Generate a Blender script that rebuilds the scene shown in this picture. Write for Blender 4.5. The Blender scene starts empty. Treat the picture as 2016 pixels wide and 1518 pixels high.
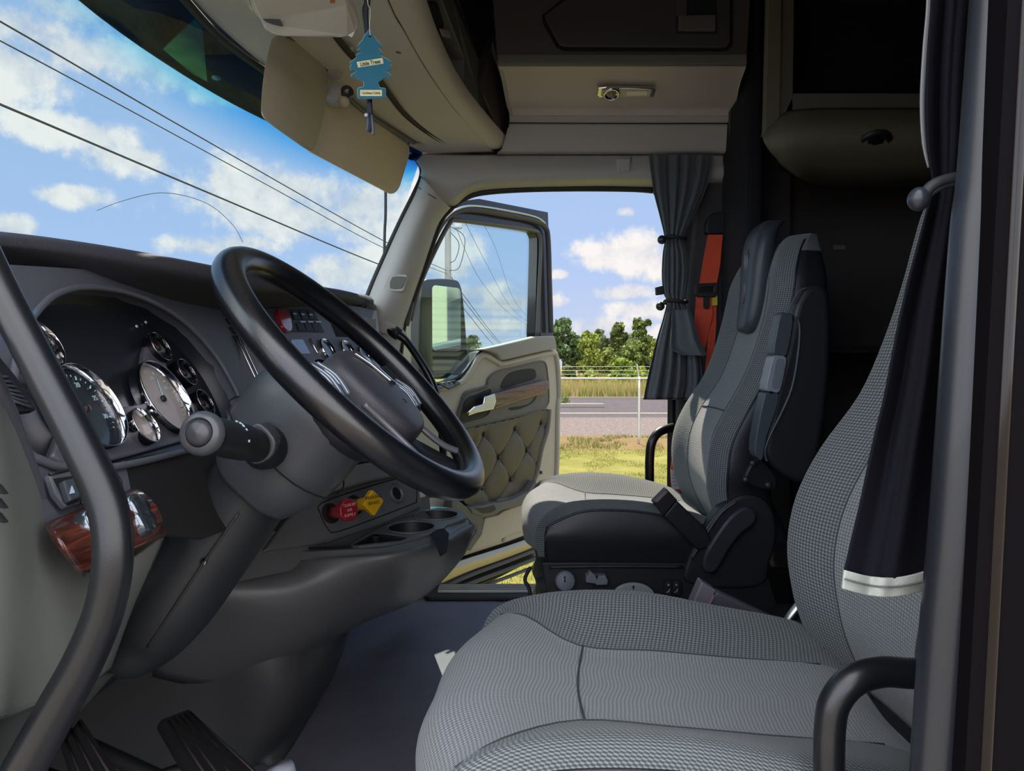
import bpy, bmesh, math, random
from mathutils import Vector as V, Matrix, noise
random.seed(7)
scene = bpy.context.scene
COL = scene.collection
F_PX, CX, CY, PITCH, CAMZ = 1400.0, 1008.0, 759.0, math.radians(2.0), 0.85
CAM = V((0, 0, CAMZ))
_F = V((0, math.cos(PITCH), -math.sin(PITCH))); _U = V((0, math.sin(PITCH), math.cos(PITCH)))

def ray(px, py):
    return V(((px-CX)/F_PX, 0, 0)) + _F - _U*((py-CY)/F_PX)
def P(px, py, Y):
    d = ray(px, py); return CAM + d*(Y/d.y)
def PZ(px, py, z):
    d = ray(px, py); return CAM + d*((z-CAMZ)/d.z)
def PX(px, py, x):
    d = ray(px, py); return CAM + d*(x/d.x)
def PL(px, py, p0, n):
    d = ray(px, py); return CAM + d*((V(p0)-CAM).dot(V(n))/d.dot(V(n)))

# ---------------------------------------------------------------- materials
MATS = {}
def lin(c):
    if isinstance(c, (int, float)): c = (c, c, c)
    return tuple((x/255/12.92 if x/255 <= .04045 else ((x/255+.055)/1.055)**2.4) for x in c)
def mat(name, rgb=(128, 128, 128), rough=.5, metal=0., spec=.5, bump=0., bscale=300., var=0., vscale=4., coat=0., emis=None, sheen=0.):
    if name in MATS: return MATS[name]
    m = bpy.data.materials.new(name); m.use_nodes = True
    nt = m.node_tree; b = nt.nodes['Principled BSDF']
    c = lin(rgb)
    b.inputs['Base Color'].default_value = (*c, 1)
    b.inputs['Roughness'].default_value = rough
    b.inputs['Metallic'].default_value = metal
    b.inputs['Specular IOR Level'].default_value = spec
    if coat: b.inputs['Coat Weight'].default_value = coat; b.inputs['Coat Roughness'].default_value = .08
    if sheen: b.inputs['Sheen Weight'].default_value = sheen
    if emis: b.inputs['Emission Color'].default_value = (*lin(emis[0]), 1); b.inputs['Emission Strength'].default_value = emis[1]
    tc = nt.nodes.new('ShaderNodeTexCoord')
    if var:
        n = nt.nodes.new('ShaderNodeTexNoise'); n.inputs['Scale'].default_value = vscale; n.inputs['Detail'].default_value = 6
        nt.links.new(tc.outputs['Object'], n.inputs['Vector'])
        r = nt.nodes.new('ShaderNodeValToRGB')
        r.color_ramp.elements[0].position = .3; r.color_ramp.elements[1].position = .7
        r.color_ramp.elements[0].color = (*[x*(1-var) for x in c], 1); r.color_ramp.elements[1].color = (*[min(1, x*(1+var)) for x in c], 1)
        nt.links.new(n.outputs['Fac'], r.inputs['Fac']); nt.links.new(r.outputs['Color'], b.inputs['Base Color'])
    if bump:
        n = nt.nodes.new('ShaderNodeTexNoise'); n.inputs['Scale'].default_value = bscale; n.inputs['Detail'].default_value = 3
        nt.links.new(tc.outputs['Object'], n.inputs['Vector'])
        bp = nt.nodes.new('ShaderNodeBump'); bp.inputs['Strength'].default_value = bump; bp.inputs['Distance'].default_value = .002
        nt.links.new(n.outputs['Fac'], bp.inputs['Height']); nt.links.new(bp.outputs['Normal'], b.inputs['Normal'])
    MATS[name] = m
    return m

def dot_fabric(name, base, dot, pitch=.0042, rough=.85, skew=1, us=1.):
    """woven seat cloth: raised light knots on a darker ground, laid out in UV metres"""
    m = bpy.data.materials.new(name); m.use_nodes = True; nt = m.node_tree; b = nt.nodes['Principled BSDF']
    N = nt.nodes.new; L = nt.links.new
    uv = N('ShaderNodeUVMap'); sep = N('ShaderNodeSeparateXYZ'); L(uv.outputs['UV'], sep.inputs[0])
    def m1(op, a, bb=None):
        n = N('ShaderNodeMath'); n.operation = op
        for i, x in enumerate((a, bb)):
            if x is None: continue
            if isinstance(x, (int, float)): n.inputs[i].default_value = x
            else: L(x, n.inputs[i])
        return n.outputs[0]
    k = 2*math.pi/pitch
    u = m1('MULTIPLY', sep.outputs['X'], k*us); v = m1('MULTIPLY', sep.outputs['Y'], k*.62)
    if skew:
        a = m1('ADD', u, v); c = m1('SUBTRACT', u, v)
        a = m1('MULTIPLY', a, .6); c = m1('MULTIPLY', c, .6)
    else: a, c = u, v
    s = m1('MULTIPLY', m1('SINE', a), m1('SINE', c))
    s = m1('ADD', m1('MULTIPLY', s, .5), .5)
    r = N('ShaderNodeValToRGB'); r.color_ramp.elements[0].position = .35; r.color_ramp.elements[1].position = .8
    r.color_ramp.elements[0].color = (*lin(base), 1); r.color_ramp.elements[1].color = (*lin(dot), 1)
    L(s, r.inputs['Fac']); L(r.outputs['Color'], b.inputs['Base Color'])
    bp = N('ShaderNodeBump'); bp.inputs['Strength'].default_value = .6; bp.inputs['Distance'].default_value = .0012
    L(s, bp.inputs['Height']); L(bp.outputs['Normal'], b.inputs['Normal'])
    b.inputs['Roughness'].default_value = rough; b.inputs['Specular IOR Level'].default_value = .25
    b.inputs['Sheen Weight'].default_value = .15
    MATS[name] = m; return m

# ---------------------------------------------------------------- objects
def link(name, me, m=None, parent=None, smooth=True):
    o = bpy.data.objects.new(name, me); COL.objects.link(o)
    if parent is not None:
        o.parent = parent
        o.matrix_parent_inverse = Matrix.Identity(4)
        off = TLOC.get(parent.name, V((0, 0, 0)))
        o.location = -off if parent.name in EMPT else V((0, 0, 0))
        if parent.name in EMPT: TLOC[o.name] = off
    for mm in (m if isinstance(m, (list, tuple)) else [m]):
        if mm is not None: me.materials.append(mm)
    if smooth:
        for p in me.polygons: p.use_smooth = True
    return o
TLOC, EMPT = {}, set()
def thing(name, label, cat, loc=(0, 0, 0), group=None, kind=None):
    o = bpy.data.objects.new(name, None); COL.objects.link(o); o.location = loc
    o.empty_display_size = .05
    EMPT.add(o.name); TLOC[o.name] = V(loc)
    return tag(o, label, cat, group, kind)
def tag(o, label=None, cat=None, group=None, kind=None):
    if label: o['label'] = label
    if cat: o['category'] = cat
    if group: o['group'] = group
    if kind: o['kind'] = kind
    return o
def struct(o, label=None, cat=None): return tag(o, label, cat, None, 'structure')

def mesh(name, vs, fs, m=None, parent=None, smooth=True, uvs=None, mi=None):
    me = bpy.data.meshes.new(name); me.from_pydata([tuple(v) for v in vs], [], fs); me.update()
    if uvs:
        l = me.uv_layers.new(name='UVMap')
        for p in me.polygons:
            for li in p.loop_indices: l.data[li].uv = uvs[me.loops[li].vertex_index]
    if mi:
        for p, i in zip(me.polygons, mi): p.material_index = i
    return link(name, me, m, parent, smooth)

def mods(o, thick=0, off=0, bevel=0, segs=2, sub=0, ang=35):
    if thick:
        s = o.modifiers.new('s', 'SOLIDIFY'); s.thickness = thick; s.offset = off
    if bevel:
        b = o.modifiers.new('b', 'BEVEL'); b.width = bevel; b.segments = segs; b.limit_method = 'ANGLE'; b.angle_limit = math.radians(ang)
    if sub:
        b = o.modifiers.new('u', 'SUBSURF'); b.levels = sub; b.render_levels = sub
    return o

def cat1(p, n, closed=False):
    """Catmull-Rom resample through points, n segments per span"""
    p = [V(x) for x in p]; N = len(p); out = []
    if N < 3 and not closed:
        return [p[0].lerp(p[-1], i/n) for i in range(n+1)]
    rng = range(N if closed else N-1)
    for i in rng:
        if closed: a, b, c, d = p[i-1], p[i], p[(i+1) % N], p[(i+2) % N]
        else: a, b, c, d = p[max(i-1, 0)], p[i], p[i+1], p[min(i+2, N-1)]
        for k in range(n):
            t = k/n
            out.append(.5*((2*b)+(c-a)*t+(2*a-5*b+4*c-d)*t*t+(3*b-a-3*c+d)*t**3))
    if not closed: out.append(p[-1].copy())
    return out

def grid(name, rows, m, parent=None, nu=4, nv=4, closed_u=False, thick=0, off=0, bevel=0, fn=None, smooth=True, flip=False, mi=None):
    """smooth sheet through a grid of points: rows[i][j]"""
    r2 = [cat1(r, nu, closed_u) for r in rows]
    cols = [cat1([r[j] for r in r2], nv) for j in range(len(r2[0]))]
    W, H = len(cols), len(cols[0])
    pts = [[cols[j][i] for j in range(W)] for i in range(H)]
    if fn: pts = [[fn(i/(H-1), j/max(1, W-1), pts[i][j]) for j in range(W)] for i in range(H)]
    vs = [p for r in pts for p in r]; fs = []; uv = []
    # uv in metres
    cu = [[0]*W for _ in range(H)]; cv = [[0]*W for _ in range(H)]
    mid = H//2
    acc = [0]
    for j in range(1, W): acc.append(acc[-1]+(pts[mid][j]-pts[mid][j-1]).length)
    for j in range(W):
        s = 0
        for i in range(H):
            if i: s += (pts[i][j]-pts[i-1][j]).length
            cv[i][j] = s
    for i in range(H):
        for j in range(W): uv.append((acc[j], cv[i][j]))
    mis = []
    for i in range(H-1):
        for j in range(W if closed_u else W-1):
            q = (i*W+j, i*W+(j+1) % W, (i+1)*W+(j+1) % W, (i+1)*W+j)
            fs.append(q[::-1] if flip else q)
            if mi: mis.append(mi(i/(H-1), j/W))
    o = mesh(name, vs, fs, m, parent, smooth, uv, mis or None)
    return mods(o, thick, off, bevel)

def frame_of(pts, i, closed):
    n = len(pts)
    a = pts[(i-1) % n] if (closed or i > 0) else pts[i]; b = pts[(i+1) % n] if (closed or i < n-1) else pts[i]
    return (b-a).normalized()
def tube(name, pts, r, m, parent=None, seg=12, closed=False, n=6, squash=1., up=None, smooth_pts=True, caps=True):
    """round bar along a smooth path; r one radius or one per given point; squash flattens along 'up'"""
    src = [V(p) for p in pts]
    path = cat1(src, n, closed) if smooth_pts else src
    if not smooth_pts: n = 1
    if isinstance(r, (list, tuple)):
        rr = [x.x for x in cat1([V((q, 0, 0)) for q in r], n, closed)]
    else: rr = [r]*len(path)
    N = len(path); vs = []; fs = []; uv = []
    t = frame_of(path, 0, closed)
    u = V(up) if up is not None else (V((0, 0, 1)) if abs(t.z) < .9 else V((1, 0, 0)))
    acc = 0
    for i in range(N):
        t = frame_of(path, i, closed)
        if up is not None: u = V(up)
        u = (u-t*u.dot(t)).normalized(); w = t.cross(u)
        if i: acc += (path[i]-path[i-1]).length
        for k in range(seg):
            a = 2*math.pi*k/seg
            vs.append(path[i]+(u*math.cos(a)*squash+w*math.sin(a))*rr[i]); uv.append((k/seg*2*math.pi*rr[i], acc))
    for i in range(N if closed else N-1):
        for k in range(seg):
            a, b = i*seg, ((i+1) % N)*seg
            fs.append((a+k, a+(k+1) % seg, b+(k+1) % seg, b+k))
    if caps and not closed:
        fs.append(tuple(range(seg))[::-1]); fs.append(tuple((N-1)*seg+k for k in range(seg)))
    return mesh(name, vs, fs, m, parent, True, uv)

def loft(name, secs, m, parent=None, n=4, nc=3, cap=True, mi=None, fn=None):
    """closed cross-sections swept along; smooth both ways"""
    S = [cat1(s, nc, True) for s in secs]; W = len(S[0])
    cols = [cat1([s[j] for s in S], n) for j in range(W)]
    H = len(cols[0]); vs = []; uv = []; mis = []
    pts = [[cols[j][i] for j in range(W)] for i in range(H)]
    if fn: pts = [[fn(i/(H-1), j/W, pts[i][j]) for j in range(W)] for i in range(H)]
    mid = pts[H//2]; acc = [0]
    for j in range(1, W): acc.append(acc[-1]+(mid[j]-mid[j-1]).length)
    s = [0]*W
    for i in range(H):
        for j in range(W):
            if i: s[j] += (pts[i][j]-pts[i-1][j]).length
            vs.append(pts[i][j]); uv.append((acc[j], s[j]))
    fs = []
    for i in range(H-1):
        for j in range(W):
            fs.append((i*W+j, i*W+(j+1) % W, (i+1)*W+(j+1) % W, (i+1)*W+j))
            if mi: mis.append(mi(i/(H-1), j/W))
    if cap:
        for base in (0, (H-1)*W):
            c = sum((vs[base+j] for j in range(W)), V((0, 0, 0)))/W; vs.append(c); uv.append((0, 0)); ci = len(vs)-1
            for j in range(W):
                q = (base+(j+1) % W, base+j, ci); fs.append(q if base == 0 else q[::-1])
                if mi: mis.append(mi(0 if base == 0 else 1, j/W))
    return mesh(name, vs, fs, m, parent, True, uv, mis or None)

def prism(name, outline, ext, m, parent=None, bevel=0, segs=2, smooth=False, hole=None, mi=None):
    """flat outline (3D points) pushed along ext; optional hole outline(s)"""
    ext = V(ext); bm = bmesh.new()
    loops = [outline] + ([] if hole is None else hole)
    edges = []
    for lp in loops:
        v = [bm.verts.new(V(p)) for p in lp]
        edges += [bm.edges.new((v[i], v[(i+1) % len(v)])) for i in range(len(v))]
    if len(loops) == 1: bm.faces.new([e.verts[0] for e in edges][:] if False else bm.verts[:])
    else: bmesh.ops.triangle_fill(bm, use_beauty=True, use_dissolve=False, edges=edges)
    fs = bm.faces[:]
    r = bmesh.ops.extrude_face_region(bm, geom=fs)
    bmesh.ops.translate(bm, verts=[g for g in r['geom'] if isinstance(g, bmesh.types.BMVert)], vec=ext)
    bmesh.ops.recalc_face_normals(bm, faces=bm.faces[:])
    me = bpy.data.meshes.new(name); bm.to_mesh(me); bm.free()
    o = link(name, me, m, parent, smooth)
    return mods(o, bevel=bevel, segs=segs)

def rect(c, a, b, w, h, r=0, n=5):
    """rounded rectangle outline round c in the plane of unit vectors a, b"""
    c, a, b = V(c), V(a).normalized(), V(b).normalized(); out = []
    if r <= 0: return [c+a*w/2*sx+b*h/2*sy for sx, sy in ((-1, -1), (1, -1), (1, 1), (-1, 1))]
    for k, (sx, sy) in enumerate(((1, 1), (-1, 1), (-1, -1), (1, -1))):
        for i in range(n+1):
            t = math.pi/2*(k+i/n)
            out.append(c+a*(sx*(w/2-r)+r*math.cos(t))+b*(sy*(h/2-r)+r*math.sin(t)))
    return out
def ell(c, a, b, ra, rb, n=32):
    c, a, b = V(c), V(a).normalized(), V(b).normalized()
    return [c+a*ra*math.cos(2*math.pi*i/n)+b*rb*math.sin(2*math.pi*i/n) for i in range(n)]
def box(name, c, s, m, parent=None, rot=None, bevel=0, segs=2, smooth=False):
    c = V(c); R = rot or Matrix.Identity(3)
    vs = [c+R@V((x*s[0]/2, y*s[1]/2, z*s[2]/2)) for x in (-1, 1) for y in (-1, 1) for z in (-1, 1)]
    fs = [(0, 1, 3, 2), (4, 6, 7, 5), (0, 4, 5, 1), (2, 3, 7, 6), (0, 2, 6, 4), (1, 5, 7, 3)]
    o = mesh(name, vs, fs, m, parent, smooth); return mods(o, bevel=bevel, segs=segs)
def lathe(name, c, axis, prof, m, parent=None, n=32, ref=None):
    """profile [(radius, height along axis)] turned round the axis"""
    c, ax = V(c), V(axis).normalized()
    u = V(ref) if ref else (V((0, 0, 1)) if abs(ax.z) < .9 else V((1, 0, 0)))
    u = (u-ax*u.dot(ax)).normalized(); w = ax.cross(u); vs = []; fs = []
    for r, h in prof:
        for k in range(n):
            a = 2*math.pi*k/n; vs.append(c+ax*h+(u*math.cos(a)+w*math.sin(a))*max(r, 1e-5))
    for i in range(len(prof)-1):
        for k in range(n): fs.append((i*n+k, i*n+(k+1) % n, (i+1)*n+(k+1) % n, (i+1)*n+k))
    return mesh(name, vs, fs, m, parent)
def merge(objs, name=None):
    """one mesh out of several single-mesh pieces of ONE part (pattern, strips of one panel)"""
    dg = bpy.context.evaluated_depsgraph_get(); dg.update()
    vs, fs, mi, sm, mats = [], [], [], [], []; par = objs[0].parent
    for o in objs:
        e = o.evaluated_get(dg).to_mesh(); b = len(vs)
        vs += [o.matrix_basis@v.co if par is None or True else v.co for v in e.vertices]
        mm = [x for x in o.data.materials]
        for x in mm:
            if x not in mats: mats.append(x)
        for p in e.polygons:
            fs.append(tuple(b+i for i in p.vertices)); sm.append(p.use_smooth)
            mi.append(mats.index(mm[min(p.material_index, len(mm)-1)]) if mm else 0)
    loc = objs[0].matrix_basis.translation.copy()
    vs = [v-loc for v in vs]
    me = bpy.data.meshes.new(name or objs[0].name); me.from_pydata([tuple(v) for v in vs], [], fs); me.update()
    for x in mats: me.materials.append(x)
    for p, i, s in zip(me.polygons, mi, sm): p.material_index = i; p.use_smooth = s
    nm = name or objs[0].name
    old = [o.data for o in objs]
    for o in objs: bpy.data.objects.remove(o)
    no = bpy.data.objects.new(nm, me); COL.objects.link(no); no.parent = par; no.location = loc
    if par is not None and par.name in EMPT: TLOC[no.name] = TLOC[par.name]
    return no
def text(name, s, c, right, up, size, m, parent=None, depth=.0003, align='CENTER', shear=0, sx=1., bold=0):
    cu = bpy.data.curves.new(name, 'FONT'); cu.body = s; cu.size = size; cu.align_x = align; cu.align_y = 'CENTER'
    cu.extrude = depth; cu.shear = shear; cu.resolution_u = 3; cu.offset = bold
    o = bpy.data.objects.new(name, cu); COL.objects.link(o); bpy.context.view_layer.update()
    me = bpy.data.meshes.new_from_object(o.evaluated_get(bpy.context.evaluated_depsgraph_get()))
    bpy.data.objects.remove(o)
    r = V(right).normalized(); n = r.cross(V(up)).normalized(); u = n.cross(r)
    c = V(c)
    for v in me.vertices: v.co = c+r*v.co.x*sx+u*v.co.y+n*v.co.z
    me.materials.clear()
    return link(name, me, m, parent, False)
def copy_tree(o, parent=None):
    c = o.copy(); COL.objects.link(c)
    if parent is not None: c.parent = parent
    for ch in list(o.children): copy_tree(ch, c)
    return c
def inset(outline, k):
    c = sum((V(p) for p in outline), V((0, 0, 0)))/len(outline)
    return [c+(V(p)-c)*k for p in outline]
def smooth_loop(pts, n=4): return cat1(pts, n, True)

# camera
cam = bpy.data.cameras.new('camera'); cam.sensor_width = 36; cam.sensor_fit = 'HORIZONTAL'; cam.lens = 36*F_PX/2016; cam.clip_start = .01; cam.clip_end = 2000
co = bpy.data.objects.new('camera', cam); COL.objects.link(co); co.location = CAM; co.rotation_euler = (math.pi/2-PITCH, 0, 0); scene.camera = co
scene.view_settings.view_transform = 'Standard'; scene.view_settings.look = 'None'; scene.view_settings.gamma = 1
scene.view_settings.use_curve_mapping = False
scene.view_settings.exposure = 0.0
scene.cycles.max_bounces = 6; scene.cycles.diffuse_bounces = 3; scene.cycles.glossy_bounces = 3; scene.cycles.transmission_bounces = 4; scene.cycles.transparent_max_bounces = 8
scene.cycles.use_adaptive_sampling = True; scene.cycles.adaptive_threshold = .06; scene.cycles.caustics_reflective = False; scene.cycles.caustics_refractive = False
# ================================================================ sky and sun
GZ = -1.35
SUN = V((-.22, 1.0, 1.38)).normalized()
def build_world():
    w = bpy.data.worlds.new('sky'); scene.world = w; w.use_nodes = True; nt = w.node_tree; nt.nodes.clear()
    N = nt.nodes.new; L = nt.links.new
    def val(x, sock):
        if isinstance(x, (int, float)): sock.default_value = x
        else: L(x, sock)
    def mth(op, a, b=0., c=None, clamp=False):
        n = N('ShaderNodeMath'); n.operation = op; n.use_clamp = clamp; val(a, n.inputs[0]); val(b, n.inputs[1])
        if c is not None: val(c, n.inputs[2])
        return n.outputs[0]
    def dot(v, k):
        n = N('ShaderNodeVectorMath'); n.operation = 'DOT_PRODUCT'; L(v, n.inputs[0]); n.inputs[1].default_value = k; return n.outputs['Value']
    tc = N('ShaderNodeTexCoord'); d = tc.outputs['Generated']
    sep = N('ShaderNodeSeparateXYZ'); L(d, sep.inputs[0])
    # warp
    nz = N('ShaderNodeTexNoise'); nz.inputs['Scale'].default_value = 9; nz.inputs['Detail'].default_value = 8; nz.inputs['Roughness'].default_value = .6; L(d, nz.inputs['Vector'])
    nz2 = N('ShaderNodeTexNoise'); nz2.inputs['Scale'].default_value = 22; nz2.inputs['Detail'].default_value = 7; nz2.inputs['Roughness'].default_value = .65; L(d, nz2.inputs['Vector'])
    # clouds placed by direction: (px, py, half width, half height)
    cl = [(60, 60, 150, 75), (190, 110, 190, 60), (330, 130, 170, 60), (20, 130, 110, 60), (130, 20, 120, 50), (430, 190, 90, 25),
          (170, 265, 125, 34), (250, 310, 90, 30), (140, 385, 60, 20), (20, 445, 50, 25),
          (470, 360, 70, 30), (560, 370, 170, 50), (620, 430, 190, 55), (700, 400, 130, 60), (500, 410, 110, 35), (400, 485, 70, 20), (660, 540, 90, 45), (720, 520, 80, 40), (470, 480, 80, 22),
          (890, 510, 55, 45), (940, 575, 60, 22), (1000, 600, 90, 25), (1085, 595, 40, 12), (960, 640, 100, 16),
          (1200, 505, 60, 25), (1260, 500, 60, 40), (1320, 520, 70, 35), (1100, 540, 22, 8), (1235, 415, 18, 11), (1230, 575, 55, 14), (1260, 612, 75, 18), (1180, 640, 90, 20), (1110, 660, 80, 16),
          (1320, 660, 80, 20)]
    acc = None
    for (px, py, a, b) in cl:
        c = ray(px, py); c.normalize()
        e1 = V((c.y, -c.x, 0)).normalized(); e2 = e1.cross(c).normalized()
        if e2.z < 0: e2 = -e2
        ka = a/F_PX*c.y*1.0; kb = b/F_PX*c.y
        x = mth('ADD', dot(d, e1/ka), -c.dot(e1)/ka); y = mth('ADD', dot(d, e2/kb), -c.dot(e2)/kb)
        r = mth('SQRT', mth('ADD', mth('MULTIPLY', x, x), mth('MULTIPLY', y, y)))
        v = mth('SUBTRACT', 1.0, r)
        acc = v if acc is None else mth('MAXIMUM', acc, v)
    n_ = mth('MULTIPLY', mth('SUBTRACT', nz.outputs['Fac'], .5), 3.4); n2_ = mth('MULTIPLY', mth('SUBTRACT', nz2.outputs['Fac'], .5), 2.0)
    front = mth('ADD', mth('ADD', acc, n_), n2_)
    # wide clouds everywhere else
    nb = N('ShaderNodeTexNoise'); nb.inputs['Scale'].default_value = 2.2; nb.inputs['Detail'].default_value = 9; nb.inputs['Roughness'].default_value = .58; L(d, nb.inputs['Vector'])
    back = mth('MULTIPLY', mth('SUBTRACT', nb.outputs['Fac'], .42), 8)
    isb = mth('MULTIPLY', mth('SUBTRACT', .35, sep.outputs['Y']), 5, clamp=True)
    mx = N('ShaderNodeMix'); mx.data_type = 'FLOAT'; L(isb, mx.inputs[0]); L(front, mx.inputs[2]); L(back, mx.inputs[3])
    mask = N('ShaderNodeMapRange'); mask.interpolation_type = 'SMOOTHSTEP'; L(mx.outputs[0], mask.inputs['Value'])
    mask.inputs['From Min'].default_value = -.30; mask.inputs['From Max'].default_value = .55
    sk = N('ShaderNodeValToRGB'); L(mth('MULTIPLY', sep.outputs['Z'], 1.6, clamp=True), sk.inputs['Fac'])
    e = sk.color_ramp.elements; e[0].position = 0; e[0].color = (*lin((206, 217, 241)), 1); e[1].position = 1; e[1].color = (*lin((144, 182, 224)), 1)
    x = e.new(.22); x.color = (*lin((180, 204, 245)), 1); x = e.new(.55); x.color = (*lin((164, 195, 236)), 1)
    cr = N('ShaderNodeValToRGB'); sh = mth('ADD', mth('MULTIPLY', nz2.outputs['Fac'], .5), mth('MULTIPLY', nz.outputs['Fac'], .5)); L(sh, cr.inputs['Fac'])
    e = cr.color_ramp.elements; e[0].position = .38; e[0].color = (*lin((206, 211, 224)), 1); e[1].position = .58; e[1].color = (*lin((252, 247, 244)), 1)
    mc = N('ShaderNodeMix'); mc.data_type = 'RGBA'; L(mask.outputs[0], mc.inputs[0]); L(sk.outputs[0], mc.inputs[6]); L(cr.outputs[0], mc.inputs[7])
    bg = N('ShaderNodeBackground'); L(mc.outputs[2], bg.inputs['Color'])
    # extra sky brightness out of view, added to fill the cab with light
    st = mth('ADD', 1.0, mth('MULTIPLY', mth('MULTIPLY', mth('SUBTRACT', .0, sep.outputs['Y']), 3, clamp=True), BACK_FILL))
    st = mth('ADD', st, mth('MULTIPLY', mth('MULTIPLY', mth('SUBTRACT', sep.outputs['Z'], .62), 4, clamp=True), 1.2))
    L(st, bg.inputs['Strength'])
    out = N('ShaderNodeOutputWorld'); L(bg.outputs[0], out.inputs['Surface'])
BACK_FILL = 3.0
build_world()
sl = bpy.data.lights.new('sun', 'SUN'); sl.energy = 9.0; sl.angle = math.radians(.6); sl.color = (1, .88, .71)
so = bpy.data.objects.new('sun', sl); COL.objects.link(so); so.rotation_euler = SUN.to_track_quat('Z', 'Y').to_euler(); so.location = (0, 0, 30)

# ================================================================ ground
def ground_mat(name, cols, scale, bump=1., fine=60.):
    m = bpy.data.materials.new(name); m.use_nodes = True; nt = m.node_tree; b = nt.nodes['Principled BSDF']; N = nt.nodes.new; L = nt.links.new
    tc = N('ShaderNodeTexCoord'); n = N('ShaderNodeTexNoise'); n.inputs['Scale'].default_value = scale; n.inputs['Detail'].default_value = 10; n.inputs['Roughness'].default_value = .75
    L(tc.outputs['Object'], n.inputs['Vector']); r = N('ShaderNodeValToRGB'); L(n.outputs['Fac'], r.inputs['Fac'])
    e = r.color_ramp.elements; e[0].position = .3; e[0].color = (*lin(cols[0]), 1); e[1].position = .7; e[1].color = (*lin(cols[-1]), 1)
    for i, c in enumerate(cols[1:-1]): x = e.new(.3+.4*(i+1)/(len(cols)-1)); x.color = (*lin(c), 1)
    n2 = N('ShaderNodeTexNoise'); n2.inputs['Scale'].default_value = fine; n2.inputs['Detail'].default_value = 4; L(tc.outputs['Object'], n2.inputs['Vector'])
    r2 = N('ShaderNodeMapRange'); L(n2.outputs['Fac'], r2.inputs['Value']); r2.inputs['From Min'].default_value = .35; r2.inputs['From Max'].default_value = .65; r2.inputs['To Min'].default_value = .7; r2.inputs['To Max'].default_value = 1.25
    mx = N('ShaderNodeMix'); mx.data_type = 'RGBA'; mx.blend_type = 'MULTIPLY'; mx.inputs[0].default_value = 1; L(r.outputs[0], mx.inputs[6]); L(r2.outputs[0], mx.inputs[7])
    L(mx.outputs[2], b.inputs['Base Color']); b.inputs['Roughness'].default_value = 1; b.inputs['Specular IOR Level'].default_value = .1
    bp = N('ShaderNodeBump'); bp.inputs['Strength'].default_value = bump; bp.inputs['Distance'].default_value = .03; L(n2.outputs['Fac'], bp.inputs['Height']); L(bp.outputs[0], b.inputs['Normal'])
    return m
def gplane(name, x0, x1, y0, y1, z, m, t=.05):
    return struct(box(name, ((x0+x1)/2, (y0+y1)/2, z-t/2), (x1-x0, y1-y0, t), m))
g_lawn = ground_mat('lawn_green', [(94, 98, 47), (126, 124, 64), (144, 138, 78)], 1.2)
g_dry = ground_mat('lawn_dry', [(109, 88, 60), (133, 110, 79), (111, 105, 58)], .9)
g_grav = ground_mat('gravel', [(84, 74, 73), (109, 99, 97), (123, 113, 109)], 6, fine=14)
g_road = ground_mat('asphalt', [(67, 63, 68), (80, 74, 79), (86, 79, 82)], 2, bump=.3)
g_field = ground_mat('field', [(104, 94, 53), (140, 124, 78), (119, 117, 59), (150, 136, 91)], .35, fine=5)
gplane('ground_lawn', -60, 60, 3.2, 17.6, GZ, g_lawn)
gplane('ground_bounce', -60, 60, -60, 3.2, GZ, ground_mat('bounce_concrete', [(126, 120, 112), (141, 135, 126), (148, 142, 133)], 1.5, bump=.2))  # unseen pale ground, added to bounce neutral light into the cab
gplane('ground_dry_grass', -60, 60, 17.6, 20.9, GZ, g_dry)
gplane('ground_gravel', -60, 60, 20.9, 27.5, GZ, g_grav)
gplane('ground_road', -60, 60, 27.5, 40.5, GZ, g_road)
gplane('ground_field', -150, 150, 40.5, 260, GZ, g_field)
kerb = mat('kerb_concrete', (122, 115, 109), .9, bump=.3, bscale=8)
struct(box('trim_1', (0, 29.2, GZ+.02), (60, .55, .05), kerb)); struct(box('trim_2', (0, 40.6, GZ+.06), (120, .3, .14), kerb))
# short kerb island near the drive
ki = box('kerb_island', (3.05, 33.6, GZ+.09), (2.6, .5, .18), kerb, bevel=.03); tag(ki, 'short pale concrete kerb island on the asphalt across the fence', 'kerb')

# grass blades on the lawn (nobody could count them)
def blades(name, label, n, x0, x1, y0, y1, h, w, ms, seed, clump=False):
    R = random.Random(seed); vs = []; fs = []; mi = []
    for i in range(n):
        x, y = R.uniform(x0, x1), R.uniform(y0, y1)
        if noise.noise(V((x*1.3, y*.8, seed))) < (-.1 if not clump else .05): continue
        a = R.uniform(0, math.pi); hh = h*R.uniform(.4, 1.2); lx, ly = R.gauss(0, hh*.35), R.gauss(0, hh*.35)
        dx, dy = math.cos(a)*w, math.sin(a)*w; b = len(vs)
        vs += [(x-dx, y-dy, GZ-.004), (x+dx, y+dy, GZ-.004), (x+lx, y+ly, GZ+hh)]; fs.append((b, b+1, b+2)); mi.append(R.randrange(len(ms)))
    o = mesh(name, vs, fs, ms, None, False, None, mi); return tag(o, label, 'grass', kind='stuff')
gb = [mat('blade_a', (119, 123, 53), .8, spec=.1), mat('blade_b', (145, 140, 76), .8, spec=.1), mat('blade_c', (91, 100, 46), .8, spec=.1), mat('blade_d', (163, 149, 100), .9, spec=.1)]
blades('grass', 'mown green grass on the lawn beside the truck', 26000, -1.4, 4.4, 6.3, 17.5, .055, .006, gb, 3)
blades('weeds', 'dry weeds along the foot of the wire fence', 5000, .8, 5.2, 17.5, 20.6, .10, .012, [gb[3], gb[1], gb[2]], 5, True)
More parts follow.
